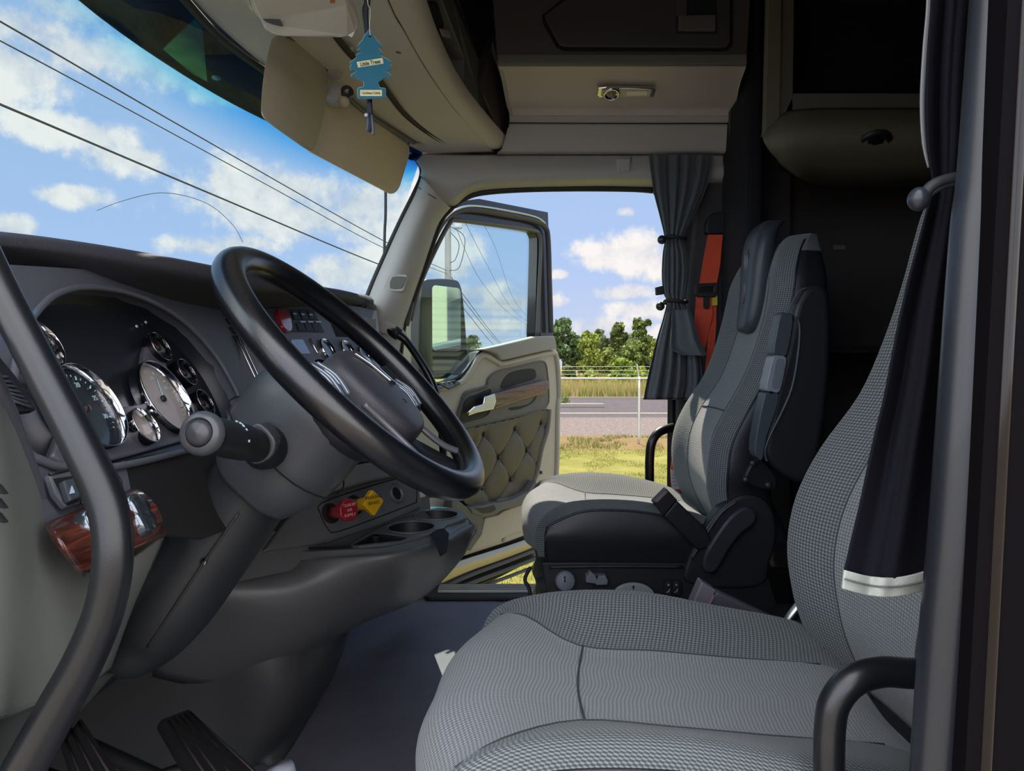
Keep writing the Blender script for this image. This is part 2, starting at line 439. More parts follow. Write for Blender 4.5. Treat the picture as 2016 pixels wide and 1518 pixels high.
def tallgrass():
    R = random.Random(11); vs = []; fs = []; mi = []
    for i in range(9000):
        y = 41+ (R.random()**1.6)*48; x = y*R.uniform(.03, .24); a = R.uniform(0, math.pi); hh = R.uniform(.3, .95); w = .05
        dx, dy = math.cos(a)*w, math.sin(a)*w; b = len(vs)
        vs += [(x-dx, y-dy, GZ), (x+dx, y+dy, GZ), (x+R.gauss(0, .12), y, GZ+hh)]; fs.append((b, b+1, b+2)); mi.append(R.choice((0, 0, 1, 2)))
    o = mesh('tall_grass', vs, fs, [mat('straw', (159, 140, 93), .9, spec=.1), mat('yellow_weed', (146, 141, 61), .9, spec=.1), mat('field_green', (119, 123, 57), .9, spec=.1)], None, False, None, mi)
    tag(o, 'tall straw coloured grass and yellow weeds across the road', 'grass', kind='stuff')
tallgrass()

# ================================================================ trees
bark = mat('bark', (92, 76, 60), .95)
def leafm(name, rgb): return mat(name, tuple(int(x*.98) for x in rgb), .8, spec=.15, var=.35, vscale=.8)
def tree(name, label, px, top, base, wpx, Y, rgb, seed, shape='round', dens=2200, trunk=True, group='trees beyond the road', cat='tree'):
    R = random.Random(seed); c = P(px, base, Y); c.z = GZ; T = P(px, top, Y).z; H = T-GZ; W = wpx/F_PX*Y/2
    t = thing(name, label, cat, c, group)
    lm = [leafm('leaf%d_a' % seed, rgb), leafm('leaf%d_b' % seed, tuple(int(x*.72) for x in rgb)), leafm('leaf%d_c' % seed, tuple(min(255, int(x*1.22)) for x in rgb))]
    lo = .12 if not trunk else .3
    blobs = []
    for i in range(26):
        f = R.random()
        z = lo+(1-lo)*f*.92
        prof = {'round': math.sin(math.pi*min(1, .18+.8*(z-lo)/(1-lo)))**.6, 'pine': (1.0 if z > .62 else .5)*math.sin(math.pi*min(.93, .25+.68*(z-lo)/(1-lo)))**.5, 'bush': math.sqrt(max(.05, 1-z*z))}[shape]
        a = R.uniform(0, 2*math.pi); rr = W*prof*R.uniform(.1, .78)
        blobs.append((c+V((rr*math.cos(a), rr*math.sin(a), z*H)), W*R.uniform(.26, .42)))
    vs = []; fs = []; mi = []
    s0 = .0022*Y
    for i in range(dens):
        b, r = R.choice(blobs); d = V((R.gauss(0, 1), R.gauss(0, 1), R.gauss(0, .8))).normalized()*r*R.uniform(.55, 1.08)
        p = b+d; p.z = min(p.z, T); n = V((R.gauss(0, 1), R.gauss(0, 1), R.gauss(0, 1))).normalized(); u = n.orthogonal().normalized(); w = n.cross(u); s = s0*R.uniform(.7, 1.5)
        k = len(vs); vs += [p+u*s, p+w*s*.7, p-u*s, p-w*s*.7]; fs.append((k, k+1, k+2, k+3))
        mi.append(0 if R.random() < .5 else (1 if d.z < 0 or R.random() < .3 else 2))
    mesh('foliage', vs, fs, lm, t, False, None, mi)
    # core masses inside the leaves
    bm = bmesh.new()
    for b, r in blobs:
        g = bmesh.ops.create_icosphere(bm, subdivisions=2, radius=r*.72, matrix=Matrix.Translation(b))
        for v in g['verts']: v.co += (v.co-b)*noise.noise(v.co*3)*.5
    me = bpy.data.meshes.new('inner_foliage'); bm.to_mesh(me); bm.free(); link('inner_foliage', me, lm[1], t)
    pts = [c+V((0, 0, -.1)), c+V((W*.06, 0, H*.4)), c+V((-.02*W, 0, H*.8))]
    tube('trunk', pts, [H*.028, H*.02, H*.008], bark, t, 8)
    return t
tree('pine_tree', 'tall dark evergreen tree nearest the open door, left of the row', 1108, 622, 752, 62, 84, (82, 102, 62), 21, 'round', 3600)
tree('leafy_tree', 'low dark tree between the tall evergreen and the pale one', 1140, 660, 748, 40, 88, (70, 84, 50), 22, 'round', 1500)
tree('leafy_tree', 'rounded yellow green tree with a full crown down to the field', 1160, 650, 748, 52, 76, (128, 140, 62), 23, 'round', 3200, trunk=False)
tree('leafy_tree', 'thin crowned dark tree behind the rounded yellow green one', 1180, 640, 744, 40, 95, (92, 104, 58), 24, 'pine', 1500)
tree('pine_tree', 'pine with an open flat crown, left of two pines', 1219, 628, 744, 50, 88, (96, 106, 56), 25, 'pine', 2400)
tree('pine_tree', 'pine with a rounded top, beside the curtain edge', 1264, 626, 744, 46, 86, (94, 106, 54), 26, 'pine', 2600)
tree('leafy_tree', 'mid green tree filling the gap below the two pines', 1240, 672, 746, 60, 82, (110, 124, 62), 27, 'round', 2200, trunk=False)
tree('leafy_tree', 'bright green tree half hidden behind the hem of the grey curtain', 1296, 664, 748, 50, 72, (138, 146, 62), 28, 'round', 1800, trunk=False)
tree('leafy_tree', 'pale tree trunked shrub left of the two pines', 1196, 686, 748, 50, 80, (116, 128, 62), 29, 'round', 1600, trunk=False)
for i, (px, top, w, Y, c, lab) in enumerate([(1222, 708, 66, 60, (120, 140, 52), 'broad light green bush behind the fence arm'), (1262, 722, 40, 58, (134, 148, 56), 'small bright bush right of the broad light green bush'), (1122, 722, 40, 62, (92, 104, 58), 'dark low bush beside the open door edge'),
     (1160, 732, 30, 60, (126, 132, 62), 'small olive bush under the rounded yellow green tree'), (1300, 700, 60, 58, (128, 138, 60), 'bush half hidden behind the curtain hem')]):
    tree('bush', lab, px, top, 750, w, Y, c, 40+i, 'bush', 900, False, 'bushes beyond the road', 'bush')
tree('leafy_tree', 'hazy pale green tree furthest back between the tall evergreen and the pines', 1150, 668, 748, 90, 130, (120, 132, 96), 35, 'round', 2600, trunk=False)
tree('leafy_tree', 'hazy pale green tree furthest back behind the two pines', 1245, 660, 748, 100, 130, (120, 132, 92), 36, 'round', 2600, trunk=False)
tree('leafy_tree', 'wide dark olive thicket tree closing the gap left of the pines', 1185, 668, 748, 120, 92, (82, 90, 54), 37, 'round', 3600, trunk=False)
tree('leafy_tree', 'wide olive thicket tree closing the gap under the pine by the curtain', 1272, 668, 748, 100, 90, (88, 98, 56), 38, 'round', 3400, trunk=False)
tree('leafy_tree', 'distant round tree seen through the open door window', 928, 662, 752, 62, 70, (98, 110, 70), 31, 'round', 1800, group=None)
tree('leafy_tree', 'small tree beside the mirror seen low through the door window', 878, 690, 752, 50, 74, (96, 110, 66), 32, 'round', 1200, group=None)
tree('leafy_tree', 'tree showing at the rear edge of the door window', 1066, 640, 750, 50, 80, (86, 104, 66), 33, 'round', 1500, group=None)
tree('weed_bush', 'little green weed growing by the kerb island', 1112, 783, 795, 20, 34.4, (104, 116, 66), 34, 'bush', 500, False, None, 'weed')

# ================================================================ fence
galv = mat('galvanised', (178, 180, 172), .45, .6)
def fence():
    Y = 18.7; t = thing('wire_fence', 'galvanised chain link fence with a top rail and barbed wire along the road', 'fence', (3.3, Y, GZ))
    zr = P(1200, 745, Y).z; xs = []
    for px in (1258, 1085, 1440): 
        x = P(px, 800, Y).x; xs.append(x)
        pp = tube('post', [(x, Y, GZ-.1), (x, Y, zr+.03)], .034, galv, t, 12)
        tube('barb_arm', [(x, Y, zr), (x-.04, Y-.02, zr+.2), (x-.06, Y-.04, zr+.36)], .018, galv, pp, 8)
        lathe('cap', (x, Y, zr), (0, 0, 1), [(.045, -.03), (.045, .03), (.02, .055), (0, .06)], galv, pp, 12)
    tube('rail', [(-2, Y, zr), (8, Y, zr)], .024, galv, t, 10)
    for k in range(3): tube('barbed_wire', [(-2, Y-.02*k, zr+.1+.1*k), (3.34, Y-.02*k, zr+.11+.1*k), (8, Y-.02*k, zr+.1+.1*k)], .004, galv, t, 4)
    vs = []; fs = []; s = .085
    def bar(a, b, w=.0015):
        k = len(vs); d = (b-a).normalized(); n = V((0, 1, 0)).cross(d)*w
        vs.extend([a-n, a+n, b+n, b-n]); fs.append((k, k+1, k+2, k+3))
    x0, x1, z0, z1 = .9, 4.9, GZ+.02, zr; H = z1-z0
    for i in range(int((x1-x0+H)/s)+1):
        x = x0-H+i*s
        for sg in (1, -1):
            if sg == 1: a, b = V((x, Y, z0)), V((x+H, Y, z1))
            else: a, b = V((x+H, Y+.003, z0)), V((x, Y+.003, z1))
            bar(a, b)
    mesh('chain_link_mesh', vs, fs, mat('fence_wire', (118, 118, 112), .5, .4), t, False)
fence()

# ================================================================ utility poles and lines
wood = mat('pole_wood', (150, 140, 128), .9, var=.15, vscale=1); cable = mat('cable', (52, 56, 56), .6); gw = mat('grey_tank', (196, 196, 190), .5)
PA = P(882, 500, 38); zA = P(882, 440, 38).z
t = thing('utility_pole', 'near wooden utility pole with a transformer behind the door window', 'utility pole', (PA.x, 38, GZ))
tube('pole', [(PA.x, 38, GZ-.2), (PA.x, 38, zA+2.2)], [.2, .15], wood, t, 14)
lathe('transformer', (PA.x+.55, 37.8, zA-.3), (0, 0, 1), [(0, 0), (.22, 0), (.24, .1), (.24, .75), (.2, .82), (0, .85)], gw, t, 16)
tube('crossarm', [(PA.x-1.1, 38, zA+1.2), (PA.x+1.1, 38, zA+1.2)], .07, wood, t, 6)
for k, (a, b) in enumerate((((.6, -.5), (.2, -1.9)), ((.9, -.2), (.25, -2.3)))):
    tube('jumper_wire', [(PA.x+.15, 37.8, zA+a[1]), (PA.x+a[0], 37.8, zA+a[1]-.6), (PA.x+a[0]*.7, 37.8, zA+b[1]), (PA.x+.12, 37.8, zA+b[1]-.2)], .022, cable, t, 6)
PB = P(1043, 640, 134)
t = thing('utility_pole', 'distant utility pole with a crossarm at the edge of the door window', 'utility pole', (PB.x, 134, GZ))
tube('pole', [(PB.x, 134, GZ-.2), (PB.x, 134, P(1043, 634, 134).z)], .17, wood, t, 8)
zb = P(1043, 638, 134).z; box('crossarm', (PB.x+.4, 134, zb), (2.6, .15, .18), wood, t)
for dx in (-.6, .2, 1.0, 1.5): lathe('insulator', (PB.x+dx, 134, zb+.08), (0, 0, 1), [(.08, 0), (.1, .12), (.05, .3), (0, .32)], gw, t, 8)
def wire(lab, pts, r, g='overhead power lines'):
    tag(tube('power_line', pts, r, cable, None, 6, n=8), lab, 'power line', g)
E_ = lambda px, py, Y: P(px, py, Y)
wire('uppermost of the three power lines crossing the windshield', [E_(-420, -190, 8), E_(0, 42, 11), E_(380, 262, 17), E_(755, 474, 28), E_(880, 533, 38)], .018)
wire('middle of the three power lines crossing the windshield', [E_(-420, -120, 8), E_(0, 80, 11), E_(500, 350, 19), E_(755, 488, 28), E_(880, 539, 38)], .014)
wire('lowest and thickest power line crossing the windshield', [E_(-420, 30, 8), E_(0, 205, 11), E_(400, 375, 17), E_(740, 518, 28), E_(880, 566, 38)], .024)
for k, (y0, y1) in enumerate(((590, 668), (596, 672), (610, 684))):
    wire(['upper', 'middle', 'lower'][k]+' of the three low wires right of the mirror in the door window', [E_(882, [534, 540, 566][k], 38), E_(915, y0-[6, 2, 0][k], 46), E_(985, y1+6, 80), E_(1020, 700, 134)], .022)
for k, (a, b, c) in enumerate(((450, 560, 640), (425, 520, 638), (400, 500, 636))):
    wire(['left', 'middle', 'right'][k]+' of the long wires sloping to the distant pole in the door window', [E_(890+k*10, a-20, 38), E_([945, 958, 972][k], b+[-10, 0, -20][k], 62), E_(1000+k*6, [615, 605, 590][k], 90), E_(1038+k*6, c, 134)], .016)
# ================================================================ cab materials
m_head = mat('headliner', (216, 208, 197), .75, bump=.15, bscale=700)
m_headg = mat('headliner_grey', (178, 174, 168), .7, bump=.15, bscale=700)
m_trim = mat('trim_grey', (176, 174, 170), .55, bump=.1, bscale=900)
m_cabdark = mat('cabinet_dark', (70, 66, 66), .6)
m_blk = mat('black_rubber', (26, 27, 29), .55)
m_dark = mat('dark_plastic', (44, 47, 52), .45, bump=.12, bscale=900)
m_darker = mat('darker_plastic', (28, 30, 34), .5)
m_chrome = mat('chrome', (215, 215, 220), .08, 1)
m_steel = mat('brushed_steel', (190, 188, 182), .3, 1)
m_floor = mat('rubber_floor', (112, 110, 121), .6, bump=.5, bscale=420, var=.08, vscale=9)
m_sleeper = mat('sleeper_cloth', (15, 15, 19), .9)
m_beige = mat('door_plastic', (186, 184, 170), .5, bump=.08, bscale=800)
m_grey = mat('mid_grey_plastic', (104, 104, 102), .5, bump=.1, bscale=800)
m_black_paint = mat('black_paint', (14, 12, 14), .06, spec=.8, coat=1.)
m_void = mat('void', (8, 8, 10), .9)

def glass(name, tint=(1, 1, 1), gloss=.08, rough=.0):
    m = bpy.data.materials.new(name); m.use_nodes = True; nt = m.node_tree; nt.nodes.clear(); N = nt.nodes.new; L = nt.links.new
    t = N('ShaderNodeBsdfTransparent'); t.inputs[0].default_value = (*tint, 1); g = N('ShaderNodeBsdfGlossy'); g.inputs['Roughness'].default_value = rough
    f = N('ShaderNodeLayerWeight'); f.inputs[0].default_value = .5
    pw = N('ShaderNodeMath'); pw.operation = 'POWER'; pw.inputs[1].default_value = 5; L(f.outputs['Facing'], pw.inputs[0])
    mx = N('ShaderNodeMixShader'); a = N('ShaderNodeMath'); a.operation = 'MULTIPLY_ADD'; a.inputs[1].default_value = .6; a.inputs[2].default_value = gloss; L(pw.outputs[0], a.inputs[0]); a.use_clamp = True
    L(a.outputs[0], mx.inputs[0]); L(t.outputs[0], mx.inputs[1]); L(g.outputs[0], mx.inputs[2]); o = N('ShaderNodeOutputMaterial'); L(mx.outputs[0], o.inputs[0])
    m['t'] = 1; return m, t, nt
g_side, _, _ = glass('side_glass', (.86, .95, .95), .09)
g_wind, tnode, gnt = glass('windshield_glass', (.88, .97, .96), .018)
# shade band dyed into the top of the glass
tc = gnt.nodes.new('ShaderNodeTexCoord'); sp = gnt.nodes.new('ShaderNodeSeparateXYZ'); gnt.links.new(tc.outputs['Object'], sp.inputs[0])
cr = gnt.nodes.new('ShaderNodeValToRGB'); mr = gnt.nodes.new('ShaderNodeMapRange'); mr.inputs['From Min'].default_value = 1.30; mr.inputs['From Max'].default_value = 1.53
gnt.links.new(sp.outputs['Z'], mr.inputs['Value']); gnt.links.new(mr.outputs[0], cr.inputs['Fac']); gnt.links.new(cr.outputs[0], tnode.inputs[0])
e = cr.color_ramp.elements; e[0].position = .45; e[0].color = (.84, .95, .96, 1); e[1].position = 1; e[1].color = (.002, .12, .55, 1); x = e.new(.78); x.color = (.12, .62, .9, 1)

YW = 2.53   # passenger door plane
# ---------------------------------------------------------------- floor, walls, ceiling
struct(box('floor', (.7, 1.56, -.03), (3.8, 2.16, .06), m_floor))
struct(box('wall_front', (-1.16, 1.52, .4), (.06, 2.2, .9), m_darker))
struct(box('wall_rear', (2.63, 1.52, 1.18), (.06, 2.1, 2.4), m_sleeper))
# outer roof over the cab and sleeper
struct(box('ceiling', (1.18, 1.52, 2.42), (2.96, 2.2, .05), m_sleeper))
struct(prism('wall_front_upper', [V((-.60, .48, 1.72)), V((-.30, .48, 2.43)), V((-.28, .48, 2.43)), V((-.57, .48, 1.66))], (0, 2.1, 0), m_cabdark))
# passenger side wall with the door opening
OPEN = [(791, 662), (808, 602), (833, 531), (865, 438), (887, 408), (915, 387), (951, 376), (1029, 370), (1136, 368), (1242, 369), (1285, 372)]
op = [P(a, b, YW) for a, b in OPEN]
zs = -.055
hole = [V((op[0].x-.04, YW, zs))]+[V((op[0].x-.03, YW, .6))]+op+[V((.535, YW, op[-1].z-.05)), V((.562, YW, 1.1)), V((.566, YW, zs))]
outer = [V((-1.15, YW, -.06)), V((-1.15, YW, 1.0)), V((-.535, YW, 1.0)), V((-.505, YW, 1.085)), V((-.385, YW, 1.356)), V((-.315, YW, 1.50)), V((-.315, YW, 1.58)), V((-.3, YW, 2.42)), V((2.63, YW, 2.42)), V((2.63, YW, -.06))]
struct(prism('wall_right', outer, (0, .03, 0), [m_cabdark], hole=[hole]))
# driver side wall behind and ahead of the open door
struct(prism('wall_left', [V(p) for p in ((.298, .5, -.06), (.300, .5, .4), (.335, .5, 1.5), (.3, .5, 1.72), (-.4, .5, 1.72), (-.3, .5, 2.42), (2.63, .5, 2.42), (2.63, .5, -.06))], (0, -.03, 0), mat('jamb_black', (13, 11, 14), .8, spec=.04)))
struct(tube('trim_14', [V((.346, .472, 1.6)), V((.338, .472, 1.2)), V((.325, .472, .75)), V((.316, .472, .4)), V((.312, .472, 0))], .0045, mat('edge_gloss', (20, 12, 10), .12, spec=.35), None, 16))
struct(prism('wall_left_front', [V(p) for p in ((-1.15, .5, -.06), (-1.15, .5, 1.0), (-.72, .5, 1.05), (-.5, .5, 1.5), (-.42, .5, 1.5), (-.62, .5, .95), (-.62, .5, -.06))], (0, -.03, 0), m_cabdark))
# black door seal round the passenger opening
sl_ = [P(a, b+3, YW-.012) for a, b in OPEN]; sl_ = [V((hole[0].x+.01, YW-.012, .05)), V((hole[0].x+.012, YW-.012, .55))]+sl_
struct(tube('trim_3', sl_, .011, m_blk, None, 10, n=5))
struct(tube('trim_4', [(.51, YW-.01, 1.44), (.545, YW-.01, 1.35), (.564, YW-.01, 1.1), (.566, YW-.01, .6), (.566, YW-.01, .03)], .014, m_blk, None, 10))
# roof rail trim above the passenger door
r0 = [(806, 304), (900, 307), (1000, 307), (1150, 307), (1300, 307), (1450, 307)]
r1 = [(828, 330), (905, 342), (1000, 337), (1150, 335), (1300, 335), (1450, 335)]
r2 = [(829, 346), (885, 384), (951, 360), (1150, 352), (1300, 352), (1450, 352)]
r3 = [(826, 356), (886, 406), (948, 374), (1150, 366), (1300, 368), (1450, 368)]
rr = [[P(a, b, 2.45) for a, b in r0], [P(a, b, 2.425) for a, b in r1], [P(a, b, 2.44) for a, b in r2], [P(a, b, 2.525) for a, b in r3]]
o = struct(grid('trim_5', rr, m_trim, None, 6, 5, thick=.006, off=-1))
struct(tube('trim_6', [P(1243, 309, 2.44), P(1243, 335, 2.42), P(1244, 352, 2.435), P(1244, 366, 2.51)], .0012, m_blk, None, 6), None)
# small cover plate on the rail
o = prism('clip_cover', [P(a, b, 2.425) for a, b in ((1212, 313), (1240, 313), (1240, 340), (1214, 343))], (0, -.014, 0), m_trim, None, .006, 3)
tag(o, 'small square clip cover on the roof rail above the passenger door', 'clip')
# passenger A pillar trim
W = [(829, 348), (816, 380), (791, 430), (762, 493), (724, 583), (712, 640), (715, 740)]
O = [(889, 408), (866, 437), (848, 485), (833, 530), (808, 602), (791, 662), (780, 760)]
rows = []
for (a, b), (c, d) in zip(W, O):
    rows.append([P(a, b, 2.43), P(a*.8+c*.2+2, b*.8+d*.2, 2.385), P(a*.45+c*.55, b*.45+d*.55, 2.385), P(c-6, d-2, 2.44), P(c, d, 2.525)])
struct(grid('trim_7', rows, m_trim, None, 5, 6, thick=.006, off=-1, flip=True))
struct(tube('trim_8', [P(822, 368, 2.415), P(850, 386, 2.378), P(886, 407, 2.45)], .0013, m_blk, None, 6))
# windshield black rim
WS = [(523, 141, 1.75), (600, 195, 1.93), (700, 255, 2.17), (790, 300, 2.40), (815, 308, 2.44), (829, 327, 2.45), (830, 348, 2.44), (816, 381, 2.43), (791, 431, 2.43), (762, 494, 2.43), (724, 583, 2.43), (712, 640, 2.43)]
TOPX = [(.5, -.45), (.9, -.59), (1.4, -.642), (1.75, -.608), (2.1, -.515), (2.43, -.352)]
def topx(y):
    for (a, p), (b, q) in zip(TOPX, TOPX[1:]):
        if y <= b: return p+(q-p)*(y-a)/(b-a)
    return TOPX[-1][1]
ztop = 1.558
pts = [V((x, y, ztop)) for y, x in TOPX[:4]]+[P(*w) for w in WS[3:]]
struct(tube('trim_9', pts, .010, m_blk, None, 8))
# windshield glass
BOTX = [(.5, -.80), (.9, -1.0), (1.4, -1.08), (1.75, -1.05), (2.1, -.93), (2.43, -.52)]
rows = []
for (y, xt), (_, xb) in zip(TOPX, BOTX):
    yy = y if y < 2.4 else 2.44
    if y > 2.4: xt, xb = -.300, -.485
    rows.append([V((xt+.0, yy, ztop+.01)), V((xt*.67+xb*.33, yy+.0, 1.39)), V((xt*.33+xb*.67, yy, 1.2)), V((xb, yy, 1.0))])
win = struct(grid('window_1', rows, g_wind, None, 4, 6))
crk = [P(190, 415, 1.28), P(240, 396, 1.3), (P(310, 380, 1.36)), P(370, 387, 1.42), P(420, 408, 1.48), P(460, 445, 1.54), P(478, 477, 1.57)]
crk = [V((-.60-.0, 0, 0))*0+p for p in crk]
tube('hairline_crack', crk, .0006, mat('crack', (110, 130, 125), .4), win, 5)

# exterior sun visor across the top of the windshield
m_navy = mat('visor_paint', (20, 30, 56), .55)
L1 = [(.5, -.66), (.9, -.79), (1.38, -.835), (1.75, -.80), (2.08, -.715), (2.42, -.56)]
rows = [[V((x, y, 1.545)), V((x+.02, y, 1.575)), V((x+.12, y, 1.63)), V((topx(min(y, 2.43))-.03, y, 1.69))] for y, x in L1]
vz = tag(grid('exterior_sun_visor', rows, m_navy, None, 5, 5, thick=.004, off=1), 'dark navy sun visor outside across the top of the windshield', 'sun visor')
def onvis(px, py): return PZ(px, py, 1.56)
br = prism('grass_reflection', [PZ(a, b, 1.555) for a, b in ((321, 97), (384, 38), (397, 46), (408, 161), (379, 146))], (0, 0, .004), mat('grass_reflection', (150, 140, 90), .35, .3, var=.35, vscale=18), vz)  # ground reflection in the visor, painted as an olive plate
lathe('rivet', PZ(426, 152, 1.552), (0, 0, -1), [(.011, 0), (.011, .003), (.006, .006), (0, .006)], mat('rivet', (205, 195, 165), .5), vz, 16)

# ---------------------------------------------------------------- headliner between windshield and overhead console
A_ = [(765, 0, 1.57), (799, 64, 1.57), (842, 139, 1.57), (891, 209, 1.57), (932, 255, 1.565), (978, 304, 1.56)]
Ap = [PZ(*a) for a in A_]
Ap = [V((-.25, .5, 1.57)), V((-.255, .95, 1.57))]+Ap
def lerp_at(pts, y):
    for a, b in zip(pts, pts[1:]):
        if y <= b.y: return a.lerp(b, (y-a.y)/(b.y-a.y))
    return pts[-1]
SLOT = [PZ(620, 10, 1.58), PZ(665, 75, 1.58), PZ(697, 113, 1.58), PZ(749, 162, 1.58), PZ(799, 226, 1.578), PZ(857, 270, 1.572), PZ(915, 298, 1.565), PZ(976, 306, 1.558)]
rows = []
for y in (.5, .95, 1.3, 1.6, 1.9, 2.15, 2.35, 2.45):
    a = V((topx(y)+.005, y, ztop+.004)); c = lerp_at(Ap, y)
    if y > 2.4: a = P(812, 303, 2.45)
    k = 1-max(0, (y-2.0)/.45)
    rows.append([a, a.lerp(c, .33)+V((0, 0, .02*k)), a.lerp(c, .7)+V((0, 0, .018*k)), c])
struct(grid('ceiling_front', rows, m_head, None, 5, 5, thick=.008, off=1))
# console lip and rear face
B_ = [(828, 0, 1.655), (857, 78, 1.65), (900, 162, 1.64), (926, 196, 1.63), (960, 236, 1.615), (993, 272, 1.60)]
Bp = [PZ(*b) for b in B_]; Bp = [V((Bp[0].x-.01, .5, 1.66)), V((Bp[0].x-.005, 1.0, 1.66))]+Bp
ys = [.5, .95, 1.42, 1.56, 1.765, 2.0, 2.2, 2.4]
rows = []
for y in ys:
    a = lerp_at(Ap, y); b = lerp_at(Bp, y)
    rows.append([a, a.lerp(b, .35)+V((.022, 0, -.010)), a.lerp(b, .75)+V((.018, 0, .004)), b])
oc = thing('overhead_console', 'light grey overhead console with open cubbies above the windshield', 'console', (-.2, 1.5, 1.57))
grid('lip', rows, m_head, oc, 5, 5, thick=.006, off=-1)
# rear face with two cubby openings: strips of frame between the openings
def RF(px, py):   # on the (slightly curved) rear face
    d = ray(px, py)
    best = None
    for i in range(400):
        y = 1.3+1.2*i/399; p = CAM+d*(y/d.y); b = lerp_at(Bp, y); e_ = abs(p.x-b.x-.004)
        if best is None or e_ < best[0]: best = (e_, p)
    return best[1]
rows = []
for y in (.5, 1.0, 1.5, 1.9, 2.2, 2.42):
    b = lerp_at(Bp, y); rows.append([b+V((-.14, 0, .005)), b+V((-.14, 0, .2)), b+V((-.14, 0, .45))])
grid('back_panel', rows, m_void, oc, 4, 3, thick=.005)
rows = [[lerp_at(Bp, y)+V((-.14, 0, .005)), lerp_at(Bp, y)+V((-.0, 0, .003))] for y in (.5, 1.0, 1.5, 1.9, 2.2, 2.42)]
grid('cubby_floor', rows, m_cabdark, oc, 4, 3, thick=.004)
def strip(name, a, b, m, w=.012, t=.02, par=oc):
    return tube(name, a if b is None else [a, b], w, m, par, 8)
def band(name, pa, pb, m, par, fn=RF, t=.02, d=(-1, 0, 0)):
    ol = [fn(*p) for p in pa]+[fn(*p) for p in pb[::-1]]
    return prism(name, ol, V(d)*t, m, par, .002)
band('divider', [(868, -6), (915, 118), (912, 172), (924, 196)], [(890, -6), (940, 112), (938, 170), (944, 205)], m_grey, oc, t=.13)
band('divider', [(944, 205), (940, 165), (944, 120), (968, 68)], [(956, 222), (950, 168), (955, 128), (977, 60)], m_cabdark, oc, t=.12)
band('panel', [(944, 120), (940, 112), (916, 40), (900, -8)], [(968, 68), (972, 60), (975, 40), (990, -10)], m_darker, oc, t=.02)
band('flap', [(964, 98), (942, 165), (988, 262), (1001, 262)], [(966, 98), (1001, 190), (1002, 220), (1001, 262)], mat('cubby_wall', (96, 88, 84), .6), oc, t=.01)
band('frame_edge', [(966, 70), (985, 135), (1001, 195), (1000, 262), (992, 272)], [(975, 66), (992, 130), (1006, 195), (1005, 262), (997, 276)], m_grey, oc, t=.04)
nb = tag(prism('black_pouch', [RF(*p) for p in ((834, 2), (862, 2), (876, 50), (872, 68), (860, 66), (848, 34))], (-.08, 0, 0), mat('pouch_cloth', (20, 20, 26), .8), None, .008, 3), 'crumpled black pouch stuffed in the overhead cubby', 'pouch')
prism('white_tag', [RF(*p)+V((.004, 0, 0)) for p in ((861, 56), (880, 60), (884, 76), (867, 72))], (.003, 0, 0), mat('pale_tag', (170, 168, 160), .5), nb, .001)
# speaker grille and button in the headliner
def onH(px, py, dz=0): return PZ(px, py, 1.583+dz)
sg = tag(prism('speaker_grille', [onH(*p) for p in ((722, 8), (768, 8), (779, 44), (777, 48), (736, 46))], (0, 0, -.001), mat('grille', (168, 160, 146), .7, bump=1, bscale=500), None, .002), 'small perforated grille set in the headliner beside the air freshener', 'speaker grille')
tag(lathe('headliner_plug', onH(786, 99), (0, 0, -1), [(.009, 0), (.009, .004), (.006, .006), (0, .006)], m_grey, None, 16), 'small grey oval plug in the headliner right of the air freshener', 'plug')
# double slot (curtain track) curving across the headliner
trk = thing('curtain_track', 'black double curtain track curving across the light headliner', 'curtain track', (-.3, 1.9, 1.57))
for k in (-1, 1): tube('rail', [p+V((k*.0065, 0, -.002)) for p in SLOT], .0028, m_blk, trk, 8)
tube('rail', [p+V((0, 0, -.002)) for p in SLOT], .0012, m_grey, trk, 8)
grid('groove', [[p+V((-.008, 0, -.0015)), p+V((.008, 0, -.0015))] for p in SLOT], m_void, trk, 2, 5, thick=.001)
tube('console_seam', [p+V((0, 0, -.0005)) for p in Ap], .0016, mat('seam_brown', (60, 54, 46), .8), oc, 6)
tube('console_seam', [lerp_at(Ap, 2.01), lerp_at(Ap, 2.01).lerp(lerp_at(Bp, 2.01), .4)+V((.022, 0, -.010)), lerp_at(Bp, 2.01)+V((.004, 0, 0))], .0012, mat('seam_brown',), oc, 6)
for px, py in ((694, 97), ): box('glider', onH(px, py, -.004), (.007, .014, .004), m_headg, trk)

# ---------------------------------------------------------------- overhead cabinet on the passenger side
cab = thing('overhead_cabinet', 'dark overhead cabinet with a latched door and a lit pale underside on the passenger side', 'cabinet', (.4, 2.3, 1.6))
prof = [(980, 1440, 305, 2.46), (981, 1440, 301, 2.41), (990, 1438, 288, 2.395), (1002, 1440, 247, 2.385), (1003, 1440, 241, 2.375), (1004, 1442, 228, 2.37)]
grid('lower_lip', [[P(l+(r-l)*t+(0 if t else 0), y, Y) for t in (0, .03, .3, .7, .97, 1)] for l, r, y, Y in prof], m_headg, cab, 3, 4, thick=.006, off=-1)
tube('seam', [P(1003, 242, 2.37), P(1200, 243, 2.37), P(1438, 243, 2.37)], .002, m_blk, cab, 6)
prof = [(1004, 1440, 229, 2.372), (1002, 1445, 215, 2.35), (997, 1448, 203, 2.31), (990, 1456, 165, 2.2), (983, 1466, 136, 2.10), (981, 1468, 131, 2.082)]
grid('underside', [[P(l+(r-l)*t, y, Y) for t in (0, .03, .3, .7, .97, 1)] for l, r, y, Y in prof], mat('cabinet_underside', (210, 196, 188), .6, bump=.1, bscale=700), cab, 3, 4, thick=.006, off=-1)
prof = [(981, 1468, 132, 2.086), (980, 1469, 127, 2.073), (980, 1469, 122, 2.07), (979, 1470, 106, 2.072)]
